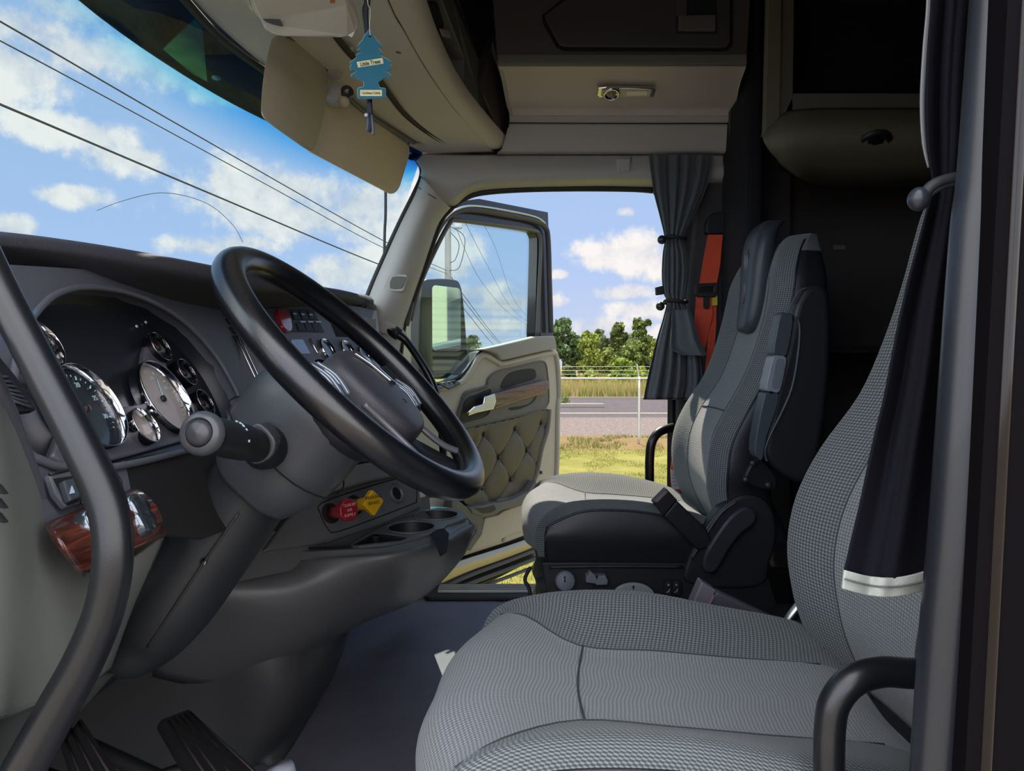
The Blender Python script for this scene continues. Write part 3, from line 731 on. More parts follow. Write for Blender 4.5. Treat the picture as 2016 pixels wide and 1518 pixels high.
grid('front_lip', [[P(l+(r-l)*t, y, Y) for t in (0, .03, .3, .7, .97, 1)] for l, r, y, Y in prof], mat('lip_shaded', (104, 103, 94), .6, bump=.1, bscale=700), cab, 3, 4, thick=.004, off=-1)  # shade on the front lip is put into its darker colour
prism('face', [P(978, 108, 2.075), P(1471, 108, 2.075), P(1485, -120, 2.075), P(960, -120, 2.075)], (0, .03, 0), m_cabdark, cab, .003)
prism('end_panel', [P(979, 106, 2.08), P(983, 136, 2.1), P(997, 203, 2.31), P(1004, 229, 2.37), P(1003, 100, 2.38), P(990, -60, 2.4), P(965, -120, 2.09)], (.01, 0, 0), m_headg, cab)
dr = prism('cabinet_door', [P(a, b, 2.068) for a, b in ((1072, 32), (1111, 3), (1150, -30), (1150, -110), (1436, -110), (1436, 86), (1429, 95), (1418, 97), (1112, 95), (1100, 91), (1074, 44))], (0, -.012, 0), mat('cabinet_door', (62, 58, 60), .6), cab, .004, 3)
prism('door_gap', [P(a, b, 2.0675) for a, b in ((1067, 32), (1109, -3), (1148, -32), (1148, -116), (1441, -116), (1441, 90), (1431, 100), (1418, 101), (1110, 100), (1096, 94), (1069, 46))], (0, -.004, 0), m_void, cab)
prism('latch_recess', [P(a, b, 2.055) for a, b in ((1331, -30), (1410, -30), (1410, 67), (1331, 67))], (0, -.003, 0), m_darker, dr, .001)
prism('latch', [P(a, b, 2.052) for a, b in ((1334, 34), (1407, 33), (1407, 64), (1334, 64))], (0, -.014, 0), mat('latch_grey', (92, 86, 84), .5), dr, .003)
prism('latch_post', [P(a, b, 2.052) for a, b in ((1331, -30), (1352, -30), (1352, 33), (1331, 33))], (0, -.006, 0), m_cabdark, dr, .002)
# dome light in the underside
cpt = P(1232, 175, 2.215); eu = (P(1232, 160, 2.19)-P(1232, 190, 2.25)).normalized(); ex = V((1, 0, 0)); nn = ex.cross(eu).normalized()
if nn.z > 0: nn = -nn
dl = thing('dome_light', 'chrome rimmed dome light with a round spot lamp under the overhead cabinet', 'light', cpt)
q = [cpt+ex*a+eu*b+nn*.004 for a, b in ((-.092, -.012), (-.087, .018), (-.06, .022), (.085, .018), (.092, .010), (.085, -.022), (-.085, -.024))]
prism('bezel', q, nn*.010, m_chrome, dl, .004, 3)
q = [cpt+ex*a+eu*b+nn*.0135 for a, b in ((-.078, -.012), (-.074, .014), (.078, .011), (.073, -.017), (-.07, -.018))]
prism('lamp_plate', q, nn*.003, mat('lamp_plate', (205, 190, 165), .4), dl, .002)
lathe('spot_ring', cpt+ex*-.045+nn*.016, nn, [(.026, 0), (.026, .006), (.021, .009), (.019, .004), (0, .002)], m_chrome, dl, 24)
lathe('spot_lens', cpt+ex*-.045+nn*.018, nn, [(.0, .008), (.01, .006), (.016, .001)], mat('lens', (150, 120, 105), .15, coat=1), dl, 20)
prism('lamp_window', rect(cpt+ex*.033+nn*.0165, ex, eu, .062, .016, .003), nn*.002, mat('lamp_window', (235, 225, 205), .3), dl)

# ---------------------------------------------------------------- sleeper area on the right
struct(prism('trim_10', [P(a, b, 2.46) for a, b in ((1380, 300), (1462, 300), (1500, -60), (1560, -60), (1560, 1400), (1330, 1400), (1335, 800))], (0, .05, 0), mat('pillar_cloth', (70, 68, 70), .85), None, .01))
tag(tube('grab_bar', [P(1462, 175, 2.3), P(1466, 250, 2.3), P(1474, 340, 2.3), P(1487, 425, 2.3)], .006, m_grey, None, 10), 'thin dark vertical cord at the front edge of the sleeper opening', 'cord')
tag(tube('bulkhead_curtain', [P(1446, 110, 2.36), P(1447, 250, 2.36), P(1455, 360, 2.36), P(1462, 470, 2.36)], .02, m_cabdark, None, 12), 'narrow rolled dark curtain hanging at the sleeper opening', 'curtain')
tube_b = prism('bulkhead_post', [P(a, b, 2.2) for a, b in ((1472, -60), (1508, -60), (1505, 250), (1505, 700), (1462, 700), (1468, 200))], (0, .25, 0), mat('bulkhead_cloth', (16, 16, 24), .9), None, .02, 3)
struct(tube_b); tube_b.name = 'trim_11'
m_tan = mat('sleeper_trim', (96, 92, 76), .7)
sc_ = thing('sleeper_cabinet', 'tan framed sleeper cabinet with an open black shelf above a rounded lower edge', 'cabinet', (1.0, 2.2, 1.5))
prism('side_frame', [P(a, b, 2.0) for a, b in ((1511, -60), (1542, -60), (1538, 231), (1503, 270), (1505, 200))], (0, .02, 0), m_tan, sc_, .006)
prism('side_frame', [P(a, b, 2.02) for a, b in ((1542, -60), (1565, -60), (1562, 183), (1562, 218), (1538, 231))], (0, .02, 0), mat('sleeper_trim_b', (92, 88, 78), .7), sc_, .003)
prism('bottom_rail', [P(a, b, 2.02) for a, b in ((1562, 183), (1960, 183), (1960, 216), (1575, 217), (1540, 231))], (0, .3, 0), mat('sleeper_trim_c', (86, 84, 74), .7), sc_, .003)
prism('shelf_back', [P(a, b, 2.3) for a, b in ((1540, -160), (1960, -160), (1960, 320), (1540, 320))], (0, .01, 0), m_void, sc_)
rows = [[P(1503, 270, 2.0), P(1538, 231, 2.01), P(1580, 218, 2.02), P(1700, 216, 2.02), P(1850, 216, 2.02), P(1980, 216, 2.02)],
        [P(1505, 280, 1.99), P(1545, 262, 1.96), P(1600, 255, 1.95), P(1700, 254, 1.95), P(1850, 254, 1.95), P(1980, 254, 1.95)],
        [P(1520, 298, 2.0), P(1550, 300, 1.98), P(1610, 300, 1.98), P(1700, 300, 1.98), P(1850, 300, 1.98), P(1980, 300, 1.98)],
        [P(1532, 310, 2.08), P(1570, 340, 2.1), P(1620, 345, 2.12), P(1700, 350, 2.12), P(1850, 350, 2.12), P(1980, 350, 2.12)],
        [P(1540, 330, 2.4), P(1600, 360, 2.45), P(1650, 370, 2.48), P(1700, 370, 2.48), P(1850, 370, 2.48), P(1980, 370, 2.48)]]
grid('lower_edge', rows, m_tan, sc_, 5, 4, thick=.006, off=-1)
rl = thing('reading_lamp', 'small round chrome reading lamp under the sleeper cabinet', 'light', P(1720, 280, 1.97))
c = P(1720, 281, 1.96); lathe('ring', c, (0, -.45, -.9), [(.046, -.004), (.046, .004), (.036, .008), (.028, .004)], m_darker, rl, 24)
lathe('lens', c, (0, -.45, -.9), [(.028, .002), (.022, .008), (.0, .010)], mat('lens_dark', (60, 58, 56), .15, .8), rl, 24)
sb = tag(box('bunk_shelf', ((P(1600, 688, 2.3).x+P(1800, 688, 2.3).x)/2+.15, 2.3, P(1700, 690, 2.3).z), (.75, .4, .02), mat('shelf_dark', (34, 34, 38), .5), None, bevel=.003), 'dark bunk shelf with a thin bright edge between the two seats', 'shelf')
tube('edge_trim', [P(1612, 688, 2.09), P(1745, 688, 2.09), P(1900, 688, 2.09)], .0085, m_steel, sb, 8)
tag(box('small_label', P(1652, 487, 2.527), (.04, .004, .014), mat('dim_label', (120, 120, 120), .6)), 'small pale label glinting on the dark sleeper wall', 'label')
tag(tube('sleeper_crossbar', [P(1520, 1100, 2.1), P(1600, 1102, 2.1), P(1700, 1102, 2.1)], .03, mat('crossbar', (86, 78, 74), .6), None, 10, squash=.8), 'brown grey crossbar low behind the passenger seat', 'bar')
bk = tag(box('bunk_bed', (1.9, 1.52, .42), (1.3, 1.96, .28), m_sleeper, None, bevel=.05, segs=4, smooth=False), 'dark bunk bed in the unlit sleeper behind the seats', 'bed')
box('bed_base', (1.95, 1.52, .14), (1.2, 1.9, .28), m_void, bk)
# door sill plate
SZ = .012
sill = thing('sill_plate', 'ribbed metal sill plate in a black rubber frame at the passenger door', 'sill plate', (.1, 2.43, 0))
x0, x1 = PZ(835, 1180, 0).x, .53
prism('rubber_frame', rect(((x0+x1)/2, 2.56, .001), (1, 0, 0), (0, 1, 0), x1-x0, .15, .03), (0, 0, .014), m_blk, sill, .004, 3)
prism('metal_plate', rect(((x0+x1)/2+.01, 2.575, .0155), (1, 0, 0), (0, 1, 0), x1-x0-.07, .085, .004), (0, 0, .004), mat('plate_metal', (196, 194, 188), .5, .35), sill)
for k in range(8): box('rib', ((x0+x1)/2+.01, 2.540+.010*k, .021), (x1-x0-.075, .0045, .003), mat('rib_metal', (214, 212, 206), .5, .35) if k % 2 == 0 else m_grey, sill)
# driver side B pillar: painted rail and glossy door jamb beside the camera
struct(tube('trim_12', [P(1970, -200, .5), P(1958, 0, .5), P(1937, 340, .5), P(1922, 480, .5), P(1886, 1000, .5), P(1862, 1250, .5), P(1840, 1518, .5), P(1822, 1760, .5)], [.0150, .0152, .0166, .0170, .0176, .0170, .0160, .0155], mat('pillar_rail', (28, 31, 37), .38, coat=.15, var=.12, vscale=6), None, 20))
# ================================================================ open passenger door
DP = V((-.33, 2.55, 0)); DU = V((.535, .75, 0)).normalized(); DN = V((DU.y, -DU.x, 0))   # DN faces the cab / camera
def D(px, py, off=0.): return PL(px, py, DP+DN*off, DN)
m_dfr = mat('door_frame_paint', (44, 44, 50), .3, coat=.3)
m_seal = mat('door_seal', (72, 74, 80), .5)
m_lid = mat('door_cap', (150, 150, 142), .5, bump=.1, bscale=800)
m_dinset = mat('door_inset', (104, 104, 100), .5, bump=.1, bscale=800)
m_quilt = mat('quilt_vinyl', (84, 80, 71), .42, bump=.25, bscale=260)
door = struct(thing('door_1', 'passenger door standing open with a tufted grey panel, wood grab bar and chrome handle', 'door', DP))
del door['category']
# window opening
WO = smooth_loop([D(*p) for p in ((806, 640), (824, 570), (850, 500), (887, 437), (905, 432), (980, 442), (1050, 453), (1062, 460), (1065, 480), (1063, 560), (1060, 655), (1056, 668), (960, 700), (905, 745), (865, 757), (800, 775), (792, 720))], 5)
FO = [D(*p) for p in ((785, 800), (770, 720), (790, 600), (835, 480), (868, 412), (905, 396), (951, 390), (1086, 417), (1088, 470), (1097, 662), (1096, 675), (1000, 700), (930, 735), (900, 770), (860, 778))]
# outer frame (thick, behind the seal)
prism('window_frame', [p-DN*.02 for p in FO], -DN*.045, m_dfr, door, .005, 3, hole=[[p-DN*.02 for p in WO]])
gl = prism('window_glass', [p-DN*.04 for p in inset(WO, 1.01)], -DN*.004, g_side, door)
# grey rubber runs round the glass: bright rolled outer seal and inner channel
so_ = [D(px, py, .0) for px, py in ((800, 640), (822, 560), (862, 455), (893, 420), (930, 413), (1000, 424), (1050, 434), (1072, 446), (1079, 470), (1082, 560), (1085, 655))]
tube('outer_seal', so_, .0125, m_seal, door, 12, squash=.8)
tube('bright_seal', [p+DN*.008 for p in [D(px, py) for px, py in ((868, 436), (893, 414), (930, 406), (1000, 416), (1052, 428), (1070, 440))]], .0045, m_chrome, door, 8)
tube('inner_channel', [D(px, py, -.012) for px, py in ((808, 630), (826, 563), (853, 500), (885, 440), (903, 434), (980, 443), (1048, 453), (1061, 462), (1064, 490), (1061, 570), (1057, 662))], .009, m_grey, door, 10)
# ---- lower door body
BO = [(780, 790), (862, 762), (905, 748), (925, 725), (950, 694), (985, 684), (1060, 666), (1094, 662), (1099, 690), (1106, 775), (1103, 806), (1101, 940), (1094, 985), (1080, 1040), (1066, 1092), (1051, 1108), (1000, 1135), (940, 1166), (849, 1205), (790, 1230)]
BO3 = [D(a, b) for a, b in BO]
prism('door_shell', [p-DN*.02 for p in BO3], -DN*.05, m_dfr, door, .006, 3)
body = [(780, 800), (862, 768), (905, 756), (930, 728), (952, 694), (985, 690), (1060, 672), (1094, 668), (1099, 700), (1105, 776), (1102, 806), (1100, 930), (1092, 985), (1076, 1022), (1058, 1046), (1000, 1068), (920, 1094), (850, 1118), (790, 1140)]
prism('inner_panel', [D(a, b, .0) for a, b in body], -DN*.03, m_beige, door, .012, 4)
# sculpted rounded bead along the top edge and round the inset
tube('panel_edge', [D(a, b, .004) for a, b in ((862, 766), (905, 754), (925, 733), (948, 700), (978, 712), (990, 716), (1040, 704), (1085, 695), (1096, 706), (1101, 775), (1098, 806), (1096, 925), (1088, 980), (1072, 1018))], .012, m_beige, door, 10)
cap = [(948, 688), (985, 680), (1060, 662), (1093, 661), (1098, 686), (1060, 694), (1000, 708), (988, 709), (979, 697), (965, 692)]
prism('arm_cap', [D(a, b, .030) for a, b in cap], -DN*.05, m_lid, door, .008, 4)
tube('lock_pin', [D(1063, 664, .012), D(1063, 654, .012)], .0045, m_blk, door, 10, smooth_pts=False)
# black curved mirror patch seal at the front lower corner of the glass
tube('corner_seal', [D(a, b, -.005) for a, b in ((951, 688), (935, 705), (918, 728), (900, 744), (875, 753), (840, 762))], .006, m_blk, door, 8)
ci = prism('corner_patch', [D(a, b, -.012) for a, b in ((948, 692), (945, 712), (930, 736), (912, 744), (903, 744), (925, 716))], -DN*.01, m_trim, door, .004, 3)
# switch pack
sw = prism('switch_plate', [D(a, b, .012+o) for a, b, o in ((862, 757, .05), (893, 750, .0), (908, 757, .0), (884, 768, .06))], V((0, 0, .006)), m_darker, door, .002)
for k in range(3):
    a = D(872+k*10, 758-k*1.6, .045-k*.012)+V((0, 0, .007)); box('switch', a, (.014, .022, .006), m_steel if k < 2 else m_blk, sw, Matrix.Rotation(.6, 3, 'Z'), .001)
# ---- grey inset around the handles
ins = [(961, 748), (979, 732), (1020, 722), (1062, 712), (1074, 716), (1078, 740), (1080, 765), (1074, 803), (1010, 822), (940, 838), (922, 845), (905, 842), (899, 826), (906, 798), (914, 776), (926, 769), (958, 760)]
prism('inset', smooth_loop([D(a, b, .006) for a, b in ins], 3), -DN*.016, m_dinset, door, .004, 3)
tube('inset_edge', [D(a, b, .006) for a, b in ins], .004, m_grey, door, 8, closed=True, n=3)
def dish(name, outline, off, m, par=door): return prism(name, smooth_loop([D(a, b, off) for a, b in outline], 4), -DN*.004, m, par)
m_hole = mat('recess_black', (12, 14, 22), .6)
dish('upper_pocket', [(988, 766), (990, 750), (1003, 735), (1025, 728), (1048, 726), (1055, 733), (1052, 746), (1020, 756)], .0075, m_hole)
dish('lower_pocket', [(1003, 803), (1040, 796), (1056, 780), (1050, 792), (1030, 803), (1008, 808)], .0075, m_hole)
dish('handle_recess', [(905, 830), (909, 808), (918, 786), (940, 777), (962, 769), (963, 790), (957, 814), (930, 826)], .008, m_hole)
tube('recess_rim', [D(a, b, .010) for a, b in ((902, 834), (907, 806), (916, 782), (940, 773), (965, 765), (967, 792), (960, 818), (930, 830))], .004, m_dinset, door, 8, closed=True, n=4)
# wood grab bar
def burl():
    m = bpy.data.materials.new('burl_wood'); m.use_nodes = True; nt = m.node_tree; b = nt.nodes['Principled BSDF']; N = nt.nodes.new; L = nt.links.new
    tc = N('ShaderNodeTexCoord'); n = N('ShaderNodeTexNoise'); n.inputs['Scale'].default_value = 14; n.inputs['Detail'].default_value = 8; n.inputs['Distortion'].default_value = 2.2
    mp = N('ShaderNodeMapping'); mp.inputs['Scale'].default_value = (1, .6, 6); L(tc.outputs['Object'], mp.inputs[0]); L(mp.outputs[0], n.inputs['Vector'])
    r = N('ShaderNodeValToRGB'); e = r.color_ramp.elements; e[0].position = .35; e[0].color = (*lin((40, 20, 15)), 1); e[1].position = .68; e[1].color = (*lin((118, 58, 38)), 1); x = e.new(.5); x.color = (*lin((74, 34, 26)), 1)
    L(n.outputs['Fac'], r.inputs[0]); L(r.outputs[0], b.inputs['Base Color']); b.inputs['Roughness'].default_value = .3; b.inputs['Coat Weight'].default_value = 1; b.inputs['Coat Roughness'].default_value = .04
    return m
m_burl = burl()
gb_ = prism('grab_bar', [D(a, b, .034) for a, b in ((974, 775), (1020, 762), (1078, 747), (1082, 752), (1082, 764), (1076, 774), (1030, 787), (974, 806))], -DN*.022, m_burl, door, .006, 4)
hd = prism('door_handle', [D(a, b, .040) for a, b in ((922, 812), (935, 800), (953, 795), (955, 781), (975, 774), (978, 790), (973, 806), (940, 813), (923, 819))], -DN*.014, m_chrome, door, .005, 4)
# ---- tufted panel
BT = [(951, 854.5), (1012.5, 843.5), (1064, 832), (980, 900), (1035.6, 886), (946, 960), (1004, 944), (1090, 874), (918, 914), (1062, 930), (925, 868), (892, 972), (968, 1000), (888, 868)]
QO = smooth_loop([(905, 852, 0), (940, 838, 0), (1010, 822, 0), (1071, 806, 0), (1070, 840, 0), (1058, 884, 0), (1048, 932, 0), (1032, 962, 0), (1008, 974, 0), (960, 988, 0), (928, 996, 0), (905, 985, 0), (900, 920, 0)], 4)
bt3 = [D(a, b) for a, b in BT]
a_ = (D(1012.5, 843.5)-D(980, 900)); b_ = (D(1012.5, 843.5)-D(951, 854.5))
def uvd(p): r = p-DP; return r.dot(DU), r.z
def quilt():
    pts2 = [uvd(p) for p in bt3]
    us = [uvd(D(q[0], q[1]))[0] for q in QO]; zs_ = [uvd(D(q[0], q[1]))[1] for q in QO]
    u0, u1, z0, z1 = min(us), max(us), min(zs_), max(zs_); nx, nz_ = 90, 90
    poly = list(zip(us, zs_))
    def inside(x, z):
        c = False; j = len(poly)-1
        for i in range(len(poly)):
            if (poly[i][1] > z) != (poly[j][1] > z) and x < (poly[j][0]-poly[i][0])*(z-poly[i][1])/(poly[j][1]-poly[i][1])+poly[i][0]: c = not c
            j = i
        return c
    # crease lines join neighbouring buttons diagonally
    segs = []
    for i in range(len(pts2)):
        for j in range(i+1, len(pts2)):
            dx, dz = pts2[j][0]-pts2[i][0], pts2[j][1]-pts2[i][1]; l = math.hypot(dx, dz)
            if abs(dx) > .3*abs(dz) and abs(dz) > .06 and l < .17: segs.append((pts2[i], pts2[j]))
    def dseg(x, z, s):
        (ax, az), (bx, bz) = s; dx, dz = bx-ax, bz-az; t = max(0, min(1, ((x-ax)*dx+(z-az)*dz)/(dx*dx+dz*dz))); return math.hypot(x-ax-dx*t, z-az-dz*t)
    vs = []; idx = {}; fs = []
    for i in range(nx+1):
        for k in range(nz_+1):
            x, z = u0+(u1-u0)*i/nx, z0+(z1-z0)*k/nz_
            if not inside(x, z): continue
            db = min(math.hypot(x-a, z-b) for a, b in pts2); dc = min(dseg(x, z, s) for s in segs) if segs else 1
            h = .011*(1-math.exp(-(db/.024)**1.2))+.006*(1-math.exp(-(dc/.010)))-.006
            idx[i, k] = len(vs); vs.append(DP+DU*x+V((0, 0, z))+DN*(h+.004))
    for i in range(nx):
        for k in range(nz_):
            q = [(i, k), (i+1, k), (i+1, k+1), (i, k+1)]
            if all(t in idx for t in q): fs.append([idx[t] for t in q])
    return mesh('tufted_panel', vs, fs, m_quilt, door), segs
tp, segs = quilt()
prism('panel_backing', [D(q[0], q[1], .004) for q in QO], -DN*.01, mat('quilt_back', (48, 46, 44), .7), door)
for p, (a, b) in zip(bt3, BT):
    if 938 < a < 1070 and b < 965: lathe('button', p+DN*.006, DN, [(.0085, 0), (.008, .005), (.005, .008), (0, .009)], mat('quilt_button', (66, 64, 58), .4), tp, 14)
m_seam0 = mat('crease_dark', (30, 28, 26), .8)
for s in segs:
    (ax, az), (bx, bz) = s
    if max(ax, bx) > uvd(bt3[2])[0]+.005 or min(az, bz) < uvd(bt3[6])[1]-.01-.05: continue
    A, B = DP+DU*ax+V((0, 0, az)), DP+DU*bx+V((0, 0, bz))
    tube('crease', [A.lerp(B, t)+DN*(.0035+.007*(1-abs(2*t-1))**0*(0 if t in (0, 1) else .75)) for t in (0, .12, .3, .5, .7, .88, 1)], .0011, m_seam0, tp, 4, n=2)
# grey surround of the tufted panel and map pocket
tube('panel_surround', [D(a, b, .008) for a, b in ((1080, 806), (1076, 845), (1064, 886), (1054, 934), (1037, 966), (1012, 980), (975, 990))], .014, m_dinset, door, 10)
prism('map_pocket', [D(a, b, .05) for a, b in ((925, 1000), (950, 996), (972, 990), (982, 990), (1010, 984), (1042, 968), (1056, 945), (1058, 962), (1044, 984), (1015, 1000), (988, 1004), (978, 1012), (952, 1018), (930, 1012))], -DN*.05, m_grey, door, .006, 4)
prism('pocket_mouth', [D(a, b, .0505) for a, b in ((932, 1000), (952, 1000), (973, 994), (977, 1003), (968, 1009), (950, 1011))], -DN*.002, m_darker, door)
prism('map_pocket', [D(a, b, .046) for a, b in ((890, 985), (910, 990), (928, 1006), (952, 1014), (952, 1025), (948, 1050), (930, 1080), (915, 1086), (880, 1090))], -DN*.04, m_dinset, door, .006, 4)
prism('lower_panel', [D(a, b, .012) for a, b in ((955, 1020), (982, 1014), (992, 1006), (1040, 990), (1058, 966), (1078, 1000), (1070, 1020), (1052, 1042), (1010, 1050), (960, 1076), (925, 1085), (948, 1052))], -DN*.014, m_beige, door, .004, 3)
lathe('screw_cover', D(992, 1063, .002), DN, [(.011, 0), (.011, .002), (.009, .003), (0, .003)], m_lid, door, 16)
# polished kick strip and black lower seal
rows = [[D(a, b, o) for a, b, o in ((785, 1148, .0), (850, 1123, .0), (920, 1099, .0), (1000, 1074, .0), (1058, 1052, .0), (1080, 1030, 0))],
        [D(a, b, .012) for a, b in ((785, 1164, ), (850, 1140, ), (920, 1113), (1000, 1087), (1058, 1064), (1084, 1040))],
        [D(a, b, .004) for a, b in ((785, 1192), (850, 1158), (920, 1126), (1000, 1097), (1058, 1073), (1088, 1048))]]
grid('kick_strip', rows, mat('aluminium_grass_tint', (178, 170, 150), .42, .85), door, 5, 5, thick=.004)  # golden grass reflection is tinted into the aluminium colour
for k, (m, r) in enumerate(((m_seal, .010), (m_dfr, .011), (m_seal, .008))):
    tube('lower_seal', [D(a, b+k*16, .002) for a, b in ((785, 1202), (850, 1166), (920, 1134), (1000, 1104), (1062, 1080))], r, m, door, 8)
# exterior mirror on the outside of the door
MC = P(873, 640, 2.98); mn = V((.80, -.62, .02)).normalized(); mu = V((0, 0, 1)); mr_ = mu.cross(mn).normalized()
def M_(px, py, off=0.): return PL(px, py, MC+mn*off, mn)
MO = smooth_loop([M_(*p) for p in ((833, 560), (850, 549), (893, 550), (907, 560), (914, 600), (920, 680), (922, 725), (908, 742), (840, 746), (827, 735), (826, 640))], 3)
mh = prism('mirror_housing', MO, -mn*.10, mat('mirror_shell', (40, 42, 46), .35), door, .012, 4)
prism('mirror_glass', rect(M_(879, 628, .003), mr_, mu, (M_(906, 628)-M_(850, 628)).length, .27, .02), mn*.002, mat('mirror', (248, 250, 246), .02, 1), mh)
prism('lower_mirror_glass', rect(M_(880, 722, .003), mr_, mu, (M_(906, 628)-M_(850, 628)).length, .055, .015), mn*.002, mat('mirror', ), mh)
# whip antenna outside the windshield
tag(tube('antenna', [P(759, 330, 2.75), P(759, 420, 2.75), P(757, 470, 2.75), P(756, 620, 2.75)], .0055, mat('antenna_wrap', (66, 74, 84), .7, bump=1, bscale=200), None, 8), 'dark rope wrapped antenna rod outside the corner of the windshield', 'antenna')
# buildings out of frame to the right, seen in mirror and glass
def shed(name, label, c, size, rz, rgb, horiz, pitch=.3):
    b = thing(name, label, 'building', (c[0], c[1], GZ)); R = Matrix.Rotation(rz, 3, 'Z'); w, d, h = size
    m = mat(name+str(c[0])+'_paint', rgb, .5); md = mat(name+str(c[0])+'_dark', tuple(int(x*.45) for x in rgb), .6)
    C0 = V((c[0], c[1], GZ))
    box('wall', C0+V((0, 0, h/2)), (w, d, h), m, b, R)
    vs = []; fs = []
    nb_ = int((h if horiz else d)/pitch)
    for i in range(nb_):
        k = len(vs)
        if horiz: q = [(-w/2-.05, -d/2, .2+i*pitch), (-w/2-.05, d/2, .2+i*pitch), (-w/2-.05, d/2, .2+i*pitch+pitch*.4), (-w/2-.05, -d/2, .2+i*pitch+pitch*.4)]
        else: q = [(-w/2-.05, -d/2+i*pitch, 0), (-w/2-.05, -d/2+i*pitch+pitch*.12, 0), (-w/2-.05, -d/2+i*pitch+pitch*.12, h), (-w/2-.05, -d/2+i*pitch, h)]
        vs += [C0+R@V(p) for p in q]; fs.append((k, k+1, k+2, k+3))
    mesh('ribs', vs, fs, md, b, False)
    prism('roof', [C0+R@V(p) for p in ((-w/2-.3, -d/2-.3, h), (w/2+.3, -d/2-.3, h), (w/2+.3, -d/2-.3, h+.2), (0, -d/2-.3, h+1.2), (-w/2-.3, -d/2-.3, h+.2))], R@V((0, d+.6, 0)), m_steel, b)
shed('metal_building', 'long pale building with dark horizontal siding bands seen only in the glass', (17, 7.0, 0), (6, 2.3, 3.7), 0, (196, 204, 184), True, .17)
shed('metal_building', 'pale yellow ribbed building seen only in the door mirror', (16, 3.95, 0), (6, 2.4, 5.2), 0, (232, 228, 180), False, .42)
# ================================================================ dashboard
N1 = V((1, 0, .55)).normalized(); P1 = P(315, 785, 1.0)
Q2 = PL(475, 715, P1, N1); N2 = V((1, -.2, .55)).normalized()
def A1(px, py, o=0.): return PL(px, py, P1+N1*o, N1)
def A2(px, py, o=0.): return PL(px, py, Q2+N2*o, N2)
m_dash = mat('dash_plastic', (86, 88, 97), .5, bump=.2, bscale=900)
m_dashtop = mat('dash_top', (58, 58, 66), .75, bump=.6, bscale=600)
m_bezel = mat('bezel_plastic', (94, 91, 98), .42, bump=.1, bscale=900)
m_cluster = mat('cluster_black', (30, 32, 40), .35)
dash = thing('dashboard', 'dark truck dashboard with round chrome ringed gauges and a burl wood strip', 'dashboard', (-.75, 1.4, .6))
# brow
BR = [(-260, 452, .72), (-100, 455, .78), (0, 460, .86), (100, 470, .93), (200, 484, 1.0), (300, 501, 1.08), (425, 525, 1.22), (500, 541, 1.36), (600, 560, 1.62), (680, 573, 1.98), (722, 583, 2.28)]
rows = []
for i, (px, py, Y) in enumerate(BR):
    e0 = P(px, py, Y); k = 1 if i < 10 else .6
    rows.append([V((-1.1 if Y < 2.1 else -.75, Y+.05, e0.z-.04)), e0+V((-.25*k, .02, .002)), e0+V((-.05, 0, .005)), e0, e0+V((.012, 0, -.012)), P(px, py+ (34-(14 if i > 7 else 0)), Y)+V((.004, 0, 0)), e0+V((-.05*k, 0, -.045)), e0+V((-.12*k, .0, -.075))])
grid('brow', rows, m_dashtop, dash, 3, 5, flip=True)
# end of brow: rounded lobe at the passenger end
rows = []
c = P(706, 596, 2.25)
loft('brow_end', [[c+V((-.25, .02, .03)), c+V((-.25, .06, .02)), c+V((-.25, .06, -.03)), c+V((-.25, 0, -.04)), c+V((-.25, -.06, -.03)), c+V((-.25, -.06, .02))],
                  [c+V((-.05, .02, .03)), c+V((-.05, .07, .02)), c+V((-.05, .07, -.035)), c+V((-.05, 0, -.045)), c+V((-.05, -.07, -.035)), c+V((-.05, -.07, .02))],
                  [c+V((.02, .02, .026)), c+V((.02, .06, .015)), c+V((.02, .06, -.03)), c+V((.02, 0, -.037)), c+V((.02, -.06, -.03)), c+V((.02, -.06, .015))],
                  [c+V((.042, .02, .012)), c+V((.042, .03, .005)), c+V((.042, .03, -.015)), c+V((.042, 0, -.02)), c+V((.042, -.03, -.015)), c+V((.042, -.03, .005))]], m_dashtop, dash, 4, 3)
# main face with a hole for the instrument cluster
ARCH = [(30, 720), (46, 660), (62, 628), (85, 600), (110, 580), (150, 567), (200, 567), (260, 579), (320, 605), (376, 645), (425, 700), (458, 755), (478, 800), (488, 840), (470, 862), (380, 884), (250, 915), (140, 925), (40, 880), (24, 800)]
arch3 = smooth_loop([A1(a, b) for a, b in ARCH], 4)
FACE = [(-330, 440), (0, 520), (200, 532), (420, 566), (500, 585), (476, 660), (474, 800), (520, 870), (440, 905), (247, 905), (262, 985), (250, 1010), (90, 1045), (0, 880), (-330, 700)]
mf = prism('main_face', [A1(a, b) for a, b in FACE], N1*-.03, m_dash, dash, hole=[arch3])
tube('cluster_lip', smooth_loop([A1(a, b, .004) for a, b in ARCH], 3), .0045, m_dash, dash, 8, closed=True, n=1)
# walls of the cluster well and its back panel
rows = [[p+N1*.002 for p in arch3+arch3[:1]], [p*1-N1*.02 for p in [V(x) for x in arch3+arch3[:1]]], [c_-N1*.045 for c_ in [P1+(V(x)-P1)*.97 for x in arch3+arch3[:1]]]]
rows = [[r[k] for r in rows] for k in range(0, len(rows[0]), 2)]
grid('cluster_well', rows, m_cluster, dash, 2, 2)
prism('cluster_panel', [p-N1*.04 for p in inset(arch3, 1.03)], -N1*.008, m_cluster, dash)
prism('gauge_shelf', [A1(a, b, -.03) for a, b in ((228, 802), (275, 796), (286, 690), (300, 652), (322, 700), (352, 780), (398, 800), (430, 850), (376, 864), (240, 902), (140, 925), (100, 900), (120, 850), (200, 830))], -N1*.012, m_bezel, dash, .003)
